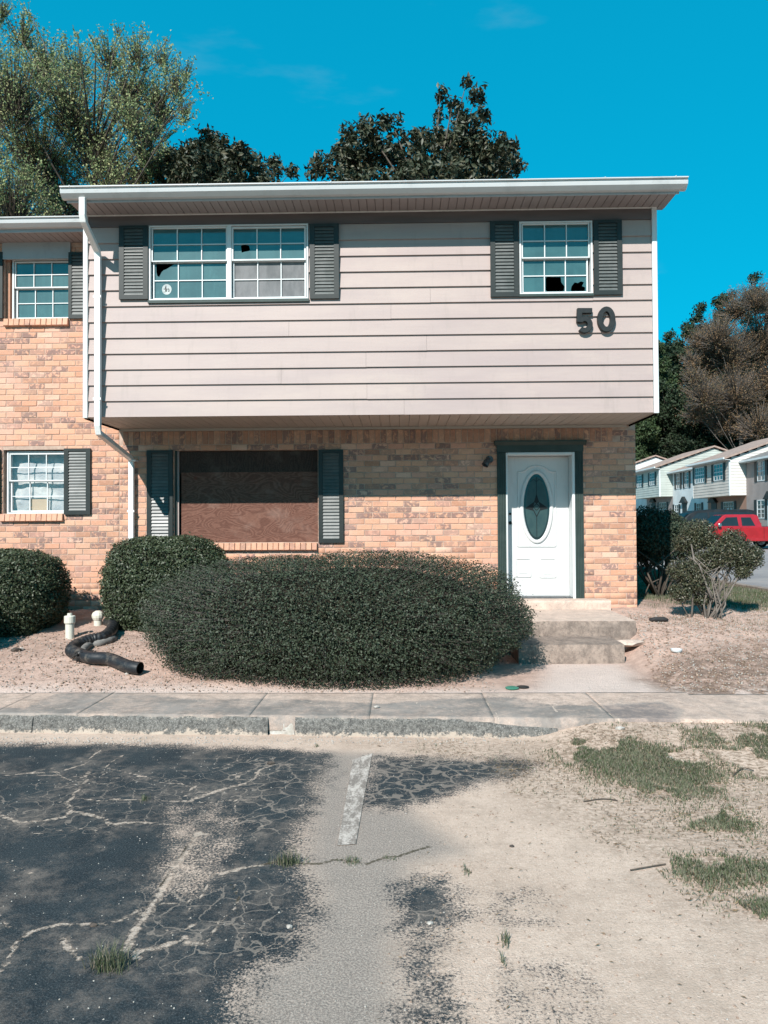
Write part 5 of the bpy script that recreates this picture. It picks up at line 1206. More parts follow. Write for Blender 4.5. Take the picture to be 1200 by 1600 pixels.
lt = [(310, 130, 10), (296, 160, 14), (185, 45, 14), (225, 50, 12), (262, 60, 10), (150, 60, 14), (120, 50, 12), (240, 190, 40), (205, 170, 45), (20, 130, 80), (70, 90, 55), (35, 45, 35), (120, 95, 45), (110, 150, 70), (170, 80, 40), (215, 75, 38), (200, 130, 60), (255, 85, 30), (275, 125, 34), (290, 105, 22), (250, 150, 48), (285, 165, 26), (60, 220, 85), (150, 215, 75), (225, 205, 50), (20, 300, 80), (100, 300, 70), (180, 275, 60), (60, 350, 60), (-60, 180, 100), (-70, 320, 100), (-50, 60, 70), (0, 10, 30), (45, 15, 16), (235, 240, 36)]
tree('airy_tree', (-9.5, 22, .6), TL(lt, 22, 2.2, 3), 'tall airy tree in thin spring leaf behind the brick townhouse', trunk_r=.26, bark='bark', mat='spring_leaf', nclus=7800, per=11, lsize=.075, cr_=.17, upward=.7, seed=5, twr=(.012, .004), aspect=.55, hollow=.1)
# woodland beyond the row on the right
def wood(px, top, Y, wpx, label, mat, seed, n=900, bark='bark', per=12, ls=.34, cr_=.5, up=0, bot=745, kind='pine_tree', hollow=.2):
    r = random.Random(seed); L_ = []; hpx = bot-top; k = 15
    for i in range(k):
        f = (i+.5)/k; py = top+hpx*f; wv_ = wpx*(.45+.55*min(1, f*2.2))*.5; m = 1 if f < .12 else 2
        for j in range(m): L_.append((px+r.uniform(-1, 1)*wv_*.75, py+r.uniform(-8, 8), max(9, wpx*.24*(.5+.6*min(1, f*2.5))*r.uniform(.8, 1.2))))
    x0_, _, _ = P(px, 800, Y); zb = Hs(x0_, Y)
    tree(kind, (x0_, Y, zb), TL(L_, Y, 2.0, seed), label, trunk_r=.35, mat=mat, nclus=n, per=per, lsize=ls, cr_=cr_, seed=seed, group='trees of the woodland beyond the far houses', twr=(.05, .012), bark=bark, aspect=.5, upward=up, hollow=hollow)
specs = [(1068, 500, 97, 50, 'pine_leaf', 'dark pine filling the notch left of the brown tree'), (1030, 530, 92, 50, 'pine_green', 'evergreen filling the gap between the corner trim and the first pine'), (1115, 470, 99, 50, 'pine_leaf', 'dark pine peeking over the top left of the brown crown'), (1160, 560, 95, 90, 'pine_leaf', 'broad dark tree directly behind the brown crown'), (1012, 545, 96, 60, 'pine_green', 'evergreen tree seen just right of the white corner trim'), (1048, 512, 100, 56, 'pine_leaf', 'dark pine tree between the corner trim and the brown budding tree'),
         (1088, 478, 102, 58, 'pine_leaf', 'dark pine whose top shows above the left shoulder of the brown tree'), (1135, 450, 104, 66, 'pine_leaf', 'tall dark pine topping the woodland behind the brown tree'),
         (1190, 430, 104, 70, 'pine_leaf', 'tallest dark pine at the right edge behind the brown tree'), (1250, 420, 104, 80, 'pine_leaf', 'dark pine outside the right edge of the woodland'),
         (1000, 600, 88, 50, 'pine_green', 'lighter green tree nearest to the house wall above the mint townhouse'), (1045, 600, 90, 70, 'pine_leaf', 'dark tree above the white townhouse, below the pine tops'),
         (1095, 600, 92, 80, 'pine_leaf', 'dark tree under the left half of the brown crown'), (1150, 610, 93, 80, 'pine_leaf', 'dark tree standing under the middle of the brown crown'), (1205, 600, 92, 80, 'pine_leaf', 'dark tree under the right half of the brown crown'), (960, 560, 98, 70, 'pine_leaf', 'dark tree of the woodland hidden mostly by the house')]
for k, (px, tp_, Y_, wp, mt, lb) in enumerate(specs): wood(px, tp_, Y_, wp, lb, mt, 20+k, n=1800, per=14, ls=.36, cr_=.62)
lb_ = [(1095, 530, 28), (1080, 560, 22), (1120, 520, 40), (1150, 480, 36), (1180, 465, 36), (1215, 470, 45), (1100, 555, 36), (1085, 585, 24), (1140, 550, 50), (1190, 530, 55), (1100, 610, 40), (1150, 610, 50), (1200, 600, 55), (1085, 640, 28), (1130, 655, 36), (1185, 660, 45), (1250, 560, 60)]
tree('budding_tree', (P(1165, 800, 80)[0], 80, Hs(43, 80)), TL(lb_, 80, 2.5, 9), 'wide brown budding tree above the cream townhouse roof', trunk_r=.4, bark='twig_grey', mat='bud_brown', nclus=7500, per=12, lsize=.14, cr_=.5, seed=51, twr=(.045, .015), upward=.25, group='trees of the woodland beyond the far houses', aspect=.5, hollow=.2)
# bare trunks at the foot of the wood and an undergrowth mass
TRK = ('leftmost', 'second from the left', 'third from the left', 'third from the right', 'second from the right', 'rightmost')
for k, px in enumerate((1062, 1084, 1104, 1126, 1147, 1172)):
    Y_ = 96+rr.uniform(-2, 3); x_, _, _ = P(px, 800, Y_); zb = Hs(x_, Y_); t = thing('slender_tree', (x_, Y_, zb), TRK[k]+' slender pale trunk at the woodland edge above the far roofs', 'tree', 'slender trunks at the foot of the woodland')
    MB().tube([(x_, Y_, zb-.3), (x_+rr.uniform(-.4, .4), Y_, zb+6), (x_+rr.uniform(-1, 1), Y_+.5, zb+9)], [.17, .13, .07], 7).build('trunk', 'twig_grey', t, smooth=True)
n = 26000; r = np.random.default_rng(8)
pxs = r.uniform(940, 1320, n); yy = r.uniform(94, 108, n); X = (pxs-625)/1155*yy; Zb = H(X, yy); Z = Zb+r.random(n)**.8*(13+5*fbm(X, yy, 6, 3))
o = leaves_mesh('woodland_understorey', np.stack([X, yy, Z], 1), r.normal(size=(n, 3))+[0, -.6, .3], r.uniform(.5, 1.1, n), 'pine_leaf', None, .6)

# ------------------------------------------------------------------ FAR TOWNHOUSES (fronts face -x)
def xprism(parent, name, x0, x1, y0, y1, z0, z1, mat): return MB().box(x0, x1, y0, y1, z0, z1).build(name, mat, parent)
def fwin(parent, xf, y0, y1, z0, z1, cols=3, fm='far_white', sh=True, shw=.35):
    """window in a wall facing -x; front plane xf"""
    mb = MB(); f = .06
    mb.box(xf-.03, xf+.02, y0, y0+f, z0, z1); mb.box(xf-.03, xf+.02, y1-f, y1, z0, z1); mb.box(xf-.03, xf+.02, y0+f, y1-f, z0, z0+f); mb.box(xf-.03, xf+.02, y0+f, y1-f, z1-f, z1)
    w_ = mb.build('window', fm, parent)
    pw = (y1-y0-2*f)/cols; ph = (z1-z0-2*f)/4
    for i in range(1, cols): MB().box(xf-.022, xf-.004, y0+f+i*pw-.02, y0+f+i*pw+.02, z0+f, z1-f).build('muntin', fm, w_)
    for j in range(1, 4): MB().box(xf-.020, xf-.006, y0+f, y1-f, z0+f+j*ph-(.04 if j == 2 else .015), z0+f+j*ph+(.04 if j == 2 else .015)).build('muntin', fm, w_)
    for i in range(cols): MB().box(xf-.003, xf+.001, y0+f+i*pw, y0+f+(i+1)*pw-.003, z0+f, z1-f).build('pane', 'far_glass', w_)
    if sh:
        for a, b in ((y0-shw-.03, y0-.03), (y1+.03, y1+.03+shw)): MB().box(xf-.05, xf-.004, a, b, z0-.02, z1+.02).build('shutter', 'number_black', parent)
def far_unit(y0, y1, z, over, wallm, boxm, label, roofm='shingle', sidem=None, wins=(), lower=(), door=None, doorm='number_black', ov=1.2, eave=5.18):
    xw = 25.06; xf = xw-ov if over else xw; h = thing('townhouse', (xw, (y0+y1)/2, z), label, 'house', 'attached townhouses around the parking lot')
    sidem = sidem or boxm; ze = z+eave; zb = z+2.58; D = 33.8
    MB().box(xw, D, y0, y1, z-1, zb if over else ze).build('lower_wall' if over else 'wall', wallm, h)
    if over:
        bx = MB().box(xf+.02, D, y0+.02, y1, zb, ze).build('upper_wall', boxm, h)
        nb = 12; e_ = (ze-zb)/nb
        for i in range(nb):
            a = zb+i*e_
            MB().prism_y([(xf-.01, a), (xf+.02, a), (xf+.02, a+e_), (xf+.012, a+e_)], y0+.1, y1-.1).build('siding_board', boxm, bx, recalc=True)
        for i in range(nb+12):
            a = zb+i*e_; xs_ = xf+.1 if a+e_ < ze else max(xf+.1, xf-.45+(a+e_-ze)/.35); xe = D-.1 if a+e_ < ze else D+.45-(a+e_-ze)/.35
            if a+e_ >= ze and xe-xs_ < .5: break
            MB().prism_x([(y0-.01, a), (y0+.02, a), (y0+.02, a+e_), (y0+.012, a+e_)][::-1], xs_, min(xe, D-.1)).build('siding_board', sidem, bx, recalc=True)
        for q_ in ((xf-.02, xf+.09, y0-.02, y0+.08), (xf-.02, xf+.09, y1-.08, y1+.0)): MB().box(*q_, zb-.02, ze-.02).build('corner_trim', 'far_white', bx)
    xe0 = xf-.45; xr = (xe0+D+.45)/2; zr = ze+(xr-xe0)*.35
    mb = MB(); mb.prism_y([(xe0, ze), (xe0, ze+.14), (xr, zr+.14), (D+.45, ze+.14), (D+.45, ze), (xr, zr)][::-1], y0-.25, y1+.1); r_ = mb.build('roof', roofm, h, recalc=True)
    MB().prism_y([(xf, ze-.001), (D, ze-.001), (xr, zr-.1)], y0+.02, y0+.1).build('gable_wall', sidem, h, recalc=True)
    MB().box(xe0-.1, xe0-.002, y0-.25, y1+.1, ze-.0, ze+.13).build('gutter', 'far_white', r_)
    MB().box(xe0, xf, y0-.2, y1+.05, ze-.04, ze-.003).build('soffit', 'far_white', r_)
    for a, b, c_, d_, k in wins: fwin(h, xf-(.012 if over else .002), a, b, z+c_, z+d_, k)
    for a, b, c_, d_, k in lower: fwin(h, xw-.002, a, b, z+c_, z+d_, k)
    if door:
        a, b = door; MB().box(xw-.04, xw-.002, a, b, z+.1, z+2.2).build('door', doorm, h)
        MB().prism_x([((a-.25), z+2.2), ((b+.25), z+2.2), ((a+b)/2, z+2.75)], xw-.25, xw-.002).build('door_pediment', 'number_black', h, recalc=True)
    return h
far_unit(54, 60.7, 1.13, True, 'far_brick', 'far_cream', 'cream sided townhouse with overhang, behind the black van', sidem='far_white2', wins=((55.0, 56.6, 3.75, 5.0, 3), (58.3, 60.2, 3.75, 5.0, 5)), lower=((56, 57.8, .9, 2.2, 4),), door=(59, 60))
far_unit(60.7, 68.4, 1.3, False, 'far_white', 'far_white', 'white painted brick townhouse between the cream and the mint one', wins=((64.6, 65.5, 3.5, 4.9, 2), (66.6, 67.5, 3.5, 4.9, 2), (62, 63, 3.5, 4.9, 2)), lower=((67, 68, .8, 2.1, 2), (62, 63, .8, 2.1, 2)), door=(65.1, 66.1), eave=4.95)
far_unit(68.45, 75.6, 1.6, True, 'far_grey', 'far_mint', 'mint green sided townhouse with overhang, beside the house corner', wins=((69.6, 71, 3.7, 4.9, 3), (73.3, 74.8, 3.7, 4.9, 3)), lower=((70, 72, .8, 2.1, 3),), door=(73, 74))
far_unit(75.6, 84, 1.9, False, 'far_white', 'far_white', 'pale townhouse hidden mostly behind the mint one', eave=4.95)
far_unit(84, 91, 2.2, True, 'far_white', 'far_white', 'farthest townhouse, only its white gable showing past the brick corner')
far_unit(46, 54, 1.1, False, 'far_grey', 'far_grey', 'grey brick townhouse at the right edge behind the red truck', roofm='shingle_grey', wins=((51.2, 52.3, 3.5, 4.9, 2), (48.6, 49.7, 3.5, 4.9, 2)), lower=((51.3, 52.4, .9, 2.2, 2), (48.8, 49.6, .6, 2.3, 2)), door=(50.2, 50.9), doorm='far_white', eave=4.95)

# ------------------------------------------------------------------ vehicles (side on, nose towards -x)
def body_loft(secs, name, mat, parent, bev=.04):
    """secs: list of (profile [(x,z)...] , y) lofted across"""
    n = len(secs[0][0]); mb = MB(); V = []
    for pr, y in secs: V += [(x, y, z) for x, z in pr]
    m = len(secs); F_ = [(i*n+(j+1) % n, i*n+j, (i+1)*n+j, (i+1)*n+(j+1) % n) for i in range(m-1) for j in range(n)]+[tuple(range(n)), tuple(range(m*n-1, (m-1)*n-1, -1))]
    mb.add(V, F_); o = mb.build(name, mat, parent, recalc=True); 
    if bev: md = bevel(o, bev, 3)
    return o
def wheel(parent, x, y, z, side, R_=.37):
    w_ = MB().tube([(x, y-.11, z), (x, y-.1, z), (x, y+.1, z), (x, y+.11, z)], [R_*.92, R_, R_, R_*.92], 24).build('wheel', 'tyre', parent, smooth=False)
    yy_ = y-.115; MB().tube([(x, yy_-.004, z), (x, yy_+.03, z)], [R_*.58, R_*.62], 18).build('rim', 'rim', w_)
    for k in range(5): a = 2*pi*k/5; MB().tube([(x, yy_-.008, z), (x+cos(a)*R_*.5, yy_-.006, z+sin(a)*R_*.5)], .035, 5).build('spoke', 'rim', w_)
    return w_
TX, TY = P(1113, 800, 40)[0], 40; TZ = Hs(TX, TY)
TR = thing('pickup_truck', (TX+1.3, TY+.9, TZ), 'red extended cab pickup truck parked in front of the black van', 'truck')
def tp(L): return [(TX+a, TZ+b) for a, b in L]
Wt = 1.85
low = tp([(-1.35, .45), (-1.42, .62), (-1.4, .98), (-1.3, 1.06), (0, 1.18), (4.3, 1.2), (4.35, 1.15), (4.35, .5), (3.9, .42), (-1.0, .4)])
body_loft([([(x*.0+x, z) for x, z in low], TY), (low, TY+Wt)], 'body', 'paint_red', TR, .06)
cab = tp([(-.05, 1.15), (.62, 1.78), (.8, 1.86), (2.3, 1.86), (2.5, 1.8), (2.68, 1.15)]); cab_in = [(x+(.02 if i < 3 else -.02), z) for i, (x, z) in enumerate(cab)]
def lift(pr, y, ins):  # narrower greenhouse towards the roof
    return pr, y
V = []; mb = MB()
nC = len(cab)
for side, s_ in ((TY, 1), (TY+Wt, -1)):
    for x, z in cab: V.append((x, side+s_*(.04+.16*(z-TZ-1.15)/.7), z))
F_ = [(j, (j+1) % nC, (j+1) % nC+nC, j+nC) for j in range(nC)]+[tuple(range(nC)), tuple(range(2*nC-1, nC-1, -1))]
mb.add(V, F_); bevel(mb.build('cab', 'paint_red', TR, recalc=True), .05, 3)
def side_glass(parent, L, y_of, name='window'):
    pts = tp(L) if parent is TR else vp_(L); mb = MB(); mb.add([(x, y_of(z)-.006, z) for x, z in pts], [tuple(range(len(pts)))]); return mb.build(name, 'car_glass', parent)
yt = lambda z: TY+.04+.16*(z-TZ-1.15)/.7
side_glass(TR, [(.32, 1.24), (.8, 1.7), (1.38, 1.72), (1.42, 1.24)], yt); side_glass(TR, [(1.6, 1.24), (1.58, 1.7), (2.1, 1.7), (2.3, 1.24)], yt)
ws = tp([(.0, 1.21), (.66, 1.81)]); mb = MB(); mb.add([(ws[0][0]-.012, TY+.12, ws[0][1]), (ws[0][0]-.012, TY+Wt-.12, ws[0][1]), (ws[1][0]-.03, TY+Wt-.26, ws[1][1]), (ws[1][0]-.03, TY+.26, ws[1][1])], [(0, 1, 2, 3)]); mb.build('windshield', 'car_glass', TR)
bevel(MB().box(TX+.25, TX+.42, TY-.2, TY-.04, TZ+1.2, TZ+1.38).build('mirror', 'chrome', TR), .03, 2)
for xw_ in (-.6, 3.35): wheel(TR, TX+xw_, TY+.13, TZ+.38, 0); wheel(TR, TX+xw_, TY+Wt-.13, TZ+.38, 0)
for xx in (.25, 1.5, 2.72): MB().box(TX+xx, TX+xx+.018, TY-.006, TY-.001, TZ+.55, TZ+1.16).build('door_seam', 'lead_black', TR)
MB().box(TX+1.25, TX+1.4, TY-.03, TY-.002, TZ+1.02, TZ+1.06).build('door_handle', 'chrome', TR)
MB().box(TX+2.75, TX+4.3, TY+.08, TY+Wt-.08, TZ+1.205, TZ+1.215).build('bed_cover', 'lead_black', TR)
MB().box(TX-1.46, TX-1.36, TY+.1, TY+Wt-.1, TZ+.42, TZ+.6).build('bumper', 'chrome', TR); MB().box(TX+4.33, TX+4.45, TY+.1, TY+Wt-.1, TZ+.45, TZ+.62).build('bumper', 'chrome', TR)
for yy_ in (TY+.1, TY+Wt-.4): MB().box(TX-1.43, TX-1.38, yy_, yy_+.3, TZ+.72, TZ+.9).build('headlight', 'headlamp', TR); MB().box(TX+4.34, TX+4.37, yy_, yy_+.2, TZ+.75, TZ+1.05).build('tail_light', 'tail_red', TR)
VX, VY = P(1062, 800, 46)[0], 46; VZ = Hs(VX, VY)+.2
VN = thing('van', (VX+2.4, VY+1, VZ), 'long black van parked behind the red pickup truck', 'van')
def vp_(L): return [(VX+a, VZ+b) for a, b in L]
Wv = 2.0
low = vp_([(-.85, .5), (-.9, .85), (-.7, 1.1), (0, 1.25), (4.95, 1.25), (5.0, .6), (4.9, .45), (-.7, .42)])
body_loft([(low, VY), (low, VY+Wv)], 'body', 'paint_black', VN, .07)
up_ = vp_([(-.05, 1.22), (.7, 1.82), (1.1, 1.98), (2.2, 2.06), (4.3, 2.04), (4.75, 1.95), (4.95, 1.22)]); n = len(up_); V = []
for side, s_ in ((VY, 1), (VY+Wv, -1)):
    for x, z in up_: V.append((x, side+s_*(.03+.2*(z-VZ-1.22)/.8), z))
mb = MB(); mb.add(V, [(j, (j+1) % n, (j+1) % n+n, j+n) for j in range(n)]+[tuple(range(n)), tuple(range(2*n-1, n-1, -1))]); bevel(mb.build('cabin', 'paint_black', VN, recalc=True), .07, 3)
yv_ = lambda z: VY+.03+.2*(z-VZ-1.22)/.8
for L_ in ([(.55, 1.3), (1.15, 1.82), (1.75, 1.86), (1.78, 1.3)], [(1.9, 1.3), (1.88, 1.87), (3.2, 1.87), (3.22, 1.3)], [(3.34, 1.3), (3.32, 1.87), (4.5, 1.84), (4.68, 1.3)]): side_glass(VN, L_, yv_)
mb = MB(); w0 = vp_([(.02, 1.3), (.68, 1.84)]); mb.add([(w0[0][0]-.02, VY+.15, w0[0][1]), (w0[0][0]-.02, VY+Wv-.15, w0[0][1]), (w0[1][0]-.03, VY+Wv-.3, w0[1][1]), (w0[1][0]-.03, VY+.3, w0[1][1])], [(0, 1, 2, 3)]); mb.build('windshield', 'car_glass', VN)
for xw_ in (-.05, 3.9): wheel(VN, VX+xw_, VY+.13, VZ+.35, 0); wheel(VN, VX+xw_, VY+Wv-.13, VZ+.35, 0)
for xx in (3.05, 3.25): bevel(MB().box(VX+xx, VX+xx+.09, VY+.25, VY+.4, VZ+2.02, VZ+2.1).build('roof_rack_mount', 'chrome', VN), .02)
MB().box(VX-.93, VX-.84, VY+.1, VY+Wv-.1, VZ+.4, VZ+.6).build('bumper', 'lead_black', VN); bevel(MB().box(VX+.45, VX+.6, VY-.18, VY-.02, VZ+1.25, VZ+1.42).build('mirror', 'paint_black', VN), .03)
for yy_ in (VY+.1, VY+Wv-.4): MB().box(VX-.9, VX-.84, yy_, yy_+.3, VZ+.78, VZ+.95).build('headlight', 'headlamp', VN); MB().box(VX+4.96, VX+5.02, yy_, yy_+.2, VZ+.9, VZ+1.2).build('tail_light', 'tail_red', VN)

# ------------------------------------------------------------------ yard objects
def gp(px, py, it=5):     # ground point under a pixel, on the terrain
    z = .2
    for _ in range(it): x, y = G(px, py, z); z = Hs(x, y)
    return x, y, z
def lathe(prof, c, k=20):
    mb = MB(); V = [(c[0]+r_*cos(2*pi*j/k), c[1]+r_*sin(2*pi*j/k), c[2]+z) for r_, z in prof for j in range(k)]; n = len(prof)
    mb.add(V, [(i*k+j, i*k+(j+1) % k, (i+1)*k+(j+1) % k, (i+1)*k+j) for i in range(n-1) for j in range(k)]+[tuple(range((n-1)*k, n*k))]); return mb
b1 = gp(109, 1001); s_ = b1[1]/FPX
CO1 = thing('drain_cleanout', b1, 'taller white plastic cleanout pipe with cap, left of the black drain pipe', 'pipe')
lathe([(.052, -.1), (.052, 22.5*s_)], b1).build('pipe', 'pvc', CO1, smooth=False); lathe([(.06, 22*s_), (.066, 23.5*s_), (.066, 33*s_), (.06, 34*s_), (.03, 34.5*s_), (.028, 38*s_)], b1).build('cap', 'pvc', CO1)
b2 = gp(153, 986); CO2 = thing('drain_cleanout', b2, 'shorter white cleanout pipe with ribbed dome cap, behind the bend of the black pipe', 'pipe')
lathe([(.05, -.1), (.052, 10*s_)], b2).build('pipe', 'pvc', CO2); cp = lathe([(.06, 8*s_), (.075, 12*s_), (.078, 16*s_), (.065, 20*s_), (.04, 22*s_), (.03, 23*s_)], b2, 12); cp.build('cap', 'pvc', CO2)
# corrugated drain pipe, open end facing right-front
def pth(L):
    out = []
    for px, py, h_ in L: x, y, z = gp(px, py); out.append(Vector((x, y, z+h_)))
    return out
ctl = pth([(168, 984, .02), (176, 990, .07), (174, 998, .08), (162, 1006, .08), (140, 1012, .075), (120, 1018, .07), (112, 1025, .065), (118, 1034, .07), (140, 1040, .075), (170, 1046, .075), (200, 1052, .072), (219, 1054, .068)])
def cat(P_, m):
    out = []
    for i in range(len(P_)-1):
        p0, p1, p2, p3 = P_[max(i-1, 0)], P_[i], P_[i+1], P_[min(i+2, len(P_)-1)]
        for k in range(m): t = k/m; out.append(.5*((2*p1)+(p2-p0)*t+(2*p0-5*p1+4*p2-p3)*t*t+(3*p1-p0-3*p2+p3)*t*t*t))
    out.append(P_[-1]); return out
pc = cat(ctl, 16); cut = int(len(pc)*.70)
DP = thing('drain_pipe', ctl[6], 'black corrugated drain pipe snaking over the dirt with its open end to the right', 'pipe')
rad = [.066+(.004 if (i//2) % 2 else -.003) for i in range(cut)]
MB().tube(pc[:cut], rad, 16).build('corrugated_hose', 'pipe_black', DP, smooth=True)
sp_ = pc[cut-2:]; MB().tube(sp_, .064, 22, cap=False).build('smooth_pipe', 'pipe_black', DP, smooth=True); MB().tube(sp_[::-1], .057, 22, cap=False).build('pipe_bore', 'lead_black', DP, smooth=True)
e_ = sp_[-1]; d_ = (sp_[-1]-sp_[-3]).normalized(); mb = MB(); mb.tube([e_-d_*.004, e_], .064, 22, cap=False)
a_ = d_.cross(Vector((0, 0, 1))).normalized(); b_ = d_.cross(a_); k = 22
V = [e_+(a_*cos(2*pi*j/k)+b_*sin(2*pi*j/k))*r_ for r_ in (.064, .057) for j in range(k)]; MB().add(V, [(j, (j+1) % k, (j+1) % k+k, j+k) for j in range(k)]).build('pipe_rim', 'pipe_black', DP)
mb = MB()
for k in range(26):
    c0_ = sp_[2]+Vector((rr.uniform(-.05, .05), rr.uniform(-.04, .04), rr.uniform(-.02, .02))); pts = [c0_]
    for j in range(4):
        a = rr.uniform(0, 6.28); pts.append(pts[-1]+Vector((cos(a)*.04, sin(a)*.03, rr.uniform(-.03, .03))))
    mb.tube(pts, .008, 5)
mb.build('torn_wrap', 'rubber_black', DP)
gh = cat(pth([(128, 1024, .03), (140, 1013, .03), (156, 1009, .03), (172, 1005, .03), (178, 1001, .01)]), 8); MB().tube(gh, .045, 10).build('old_hose', 'hose_grey', None, smooth=True)
lab(bpy.data.objects['old_hose'], 'short faded grey hose lying inside the bend of the black drain pipe', 'hose')
# litter on the ground
x, y, z = gp(1030, 976); o = MB().tube([(x-.12, y, z+.025), (x-.06, y, z+.03), (x+.06, y+.01, z+.03), (x+.11, y, z+.02)], [.02, .032, .032, .018], 10).build('rubber_piece', 'rubber_black', None, smooth=True); lab(o, 'black rubber piece lying on the dirt right of the stoop', 'litter')
x, y, z = gp(1057, 1027); o = lathe([(.05, .0), (.058, .012), (.062, .03), (.055, .03), (.05, .014), (.0, .012)], (x, y, z), 18).build('plastic_lid', 'white_clean', None); lab(o, 'small white plastic bowl on the dirt right of the steps', 'litter')
x, y, z = gp(800, 1076); o = lathe([(.06, .0), (.066, .01), (.05, .016), (.0, .018)], (x, y, z), 18).build('plastic_lid', 'lid_green', None); lab(o, 'flat green plastic lid on the dirt at the right end of the largest hedge', 'litter')
x, y, z = gp(817, 1074); o = lathe([(.055, .0), (.06, .008), (.03, .013), (.0, .014)], (x, y, z), 16).build('plastic_lid', 'rubber_black', None); lab(o, 'dull brown lid lying beside the green lid', 'litter')
for k, (px, py, sz, mt, lb) in enumerate(((423, 1194, .022, 'pebble_dark', 'dark stone on the asphalt above the sandy crack'), (588, 1111, .022, 'pebble', 'pale stone on the sidewalk in front of the largest hedge'), (146, 1447, .014, 'pebble_dark', 'black chip on the asphalt at the lower left'), (452, 1449, .012, 'pebble', 'white chip on the cracked asphalt left of the sandy strip'),
         (672, 1443, .012, 'pebble', 'white chip on the dark asphalt patch right of the middle'), (800, 1323, .011, 'pebble_dark', 'small dark stone on the pale dirt right of the middle crack'), (1046, 1188, .02, 'pebble', 'pale stone between the grass patches'), (25, 1005, .05, 'pebble_dark', 'dark rock in the hedge shadow at the left edge'), (33, 1008, .035, 'pebble', 'pale rock in the hedge shadow at the left edge'), (198, 1054, .02, 'pebble', 'small clod just below the open end of the black pipe'), (859, 1141, .02, 'pebble', 'pale stone at the grass edge below the sidewalk end'), (969, 1142, .028, 'pebble', 'pale lump at the cracked sidewalk corner'))):
    x, y, z = gp(px, py, 4)
    if py < 1118 and py > 1085: z = .155
    chunk('stone', (x, y, z+sz*.3), (sz*1.3, sz, sz*.6), mt, None, 30+k, lb, 'stone', sub=1)
# stray sticks
for k, (L_, lb) in enumerate((([(985, 1362, .008), (1010, 1358, .01), (1040, 1352, .006)], 'thin stick on the pale dirt at the right'), ([(1145, 1215, .01), (1160, 1204, .02), (1178, 1206, .01)], 'curved root beside the grass patch at the right edge'), ([(912, 1254, .006), (940, 1250, .008), (965, 1252, .005)], 'dark twig on the dirt below the grass'))):
    pts = [Vector(gp(a, b)[:2]+(gp(a, b)[2]+c_,)) for a, b, c_ in L_]; o = MB().tube(cat(pts, 4), .004, 5).build('stick', 'bark', None); lab(o, lb, 'stick')

# scatter: pebbles and litter as stuff
def zone_pts(n, poly, seed):
    r = np.random.default_rng(seed); P_ = np.array(poly); lo, hi = P_.min(0), P_.max(0); X = r.uniform(lo[0], hi[0], n*3); Y = r.uniform(lo[1], hi[1], n*3); k = sdpoly(X, Y, poly) > 0; return X[k][:n], Y[k][:n]
def scatter(name, X, Y, size, mat, seed, flat=.6, zoff=0.):
    r = np.random.default_rng(seed); n = len(X); oc = np.array([(1, 0, 0), (0, 1, 0), (-1, 0, 0), (0, -1, 0), (0, 0, 1), (0, 0, -1)]); S = (size*r.uniform(.4, 1.3, n)**1.5)[:, None, None]
    a = r.uniform(0, 6.28, n); ca, sa = np.cos(a), np.sin(a); J = oc[None]*(1+r.uniform(-.35, .35, (n, 6, 1))); Xr = J[..., 0]*ca[:, None]-J[..., 1]*sa[:, None]*.7; Yr = J[..., 0]*sa[:, None]+J[..., 1]*ca[:, None]*.7
    V = np.stack([Xr, Yr, J[..., 2]*flat], 2)*S+np.stack([X, Y, H(X, Y)+zoff+size*.2], 1)[:, None, :]
    f = np.array([(0, 1, 4), (1, 2, 4), (2, 3, 4), (3, 0, 4), (1, 0, 5), (2, 1, 5), (3, 2, 5), (0, 3, 5)]); F_ = (f[None]+np.arange(n)[:, None, None]*6).reshape(-1, 3)
    return np_mesh(name, V.reshape(-1, 3), F_, mat, None, None, 'stuff')
yp = [(-4.5, 6.95), (-2.2, 6.95), (1.0, 6.9), (.8, 7.2), (-4.5, 9.5)]
X, Y = zone_pts(2600, [(-5, 6.95), (.9, 6.95), (.9, 7.3), (-2.0, 8.6), (-5, 9.3)], 1); scatter('gravel', X, Y, .009, 'pebble', 2)
X, Y = zone_pts(3800, [(2.6, 7.0), (6, 6.9), (6, 10.2), (3.0, 10.2), (2.75, 8.6)], 3); scatter('gravel', X, Y, .011, 'pebble', 4); X, Y = zone_pts(3200, [(2.4, 6.9), (6, 6.9), (6, 9.4), (3.0, 9.9), (2.75, 8.6)], 5); scatter('dirt_clods', X, Y, .014, 'clod', 6)
X, Y = zone_pts(1700, [(-5, 7.0), (.9, 6.95), (.9, 7.2), (-2.2, 9.2), (-5, 9.2)], 7); scatter('dirt_clods', X, Y, .014, 'clod', 8)
X, Y = zone_pts(900, [(-4, 5.75), (1, 5.75), (1, 5.95), (-4, 5.95)], 9); scatter('gravel', X, Y, .008, 'pebble', 10)
X, Y = zone_pts(2600, [(-1.6, 2.2), (4.5, 2.2), (5, 5.8), (-4.5, 5.8)], 11); scatter('gravel', X, Y, .0042, 'pebble', 12); X, Y = zone_pts(1500, [(-.2, 2.2), (4.5, 2.2), (5, 5.8), (.4, 5.8)], 13); scatter('dirt_clods', X, Y, .006, 'clod', 14)
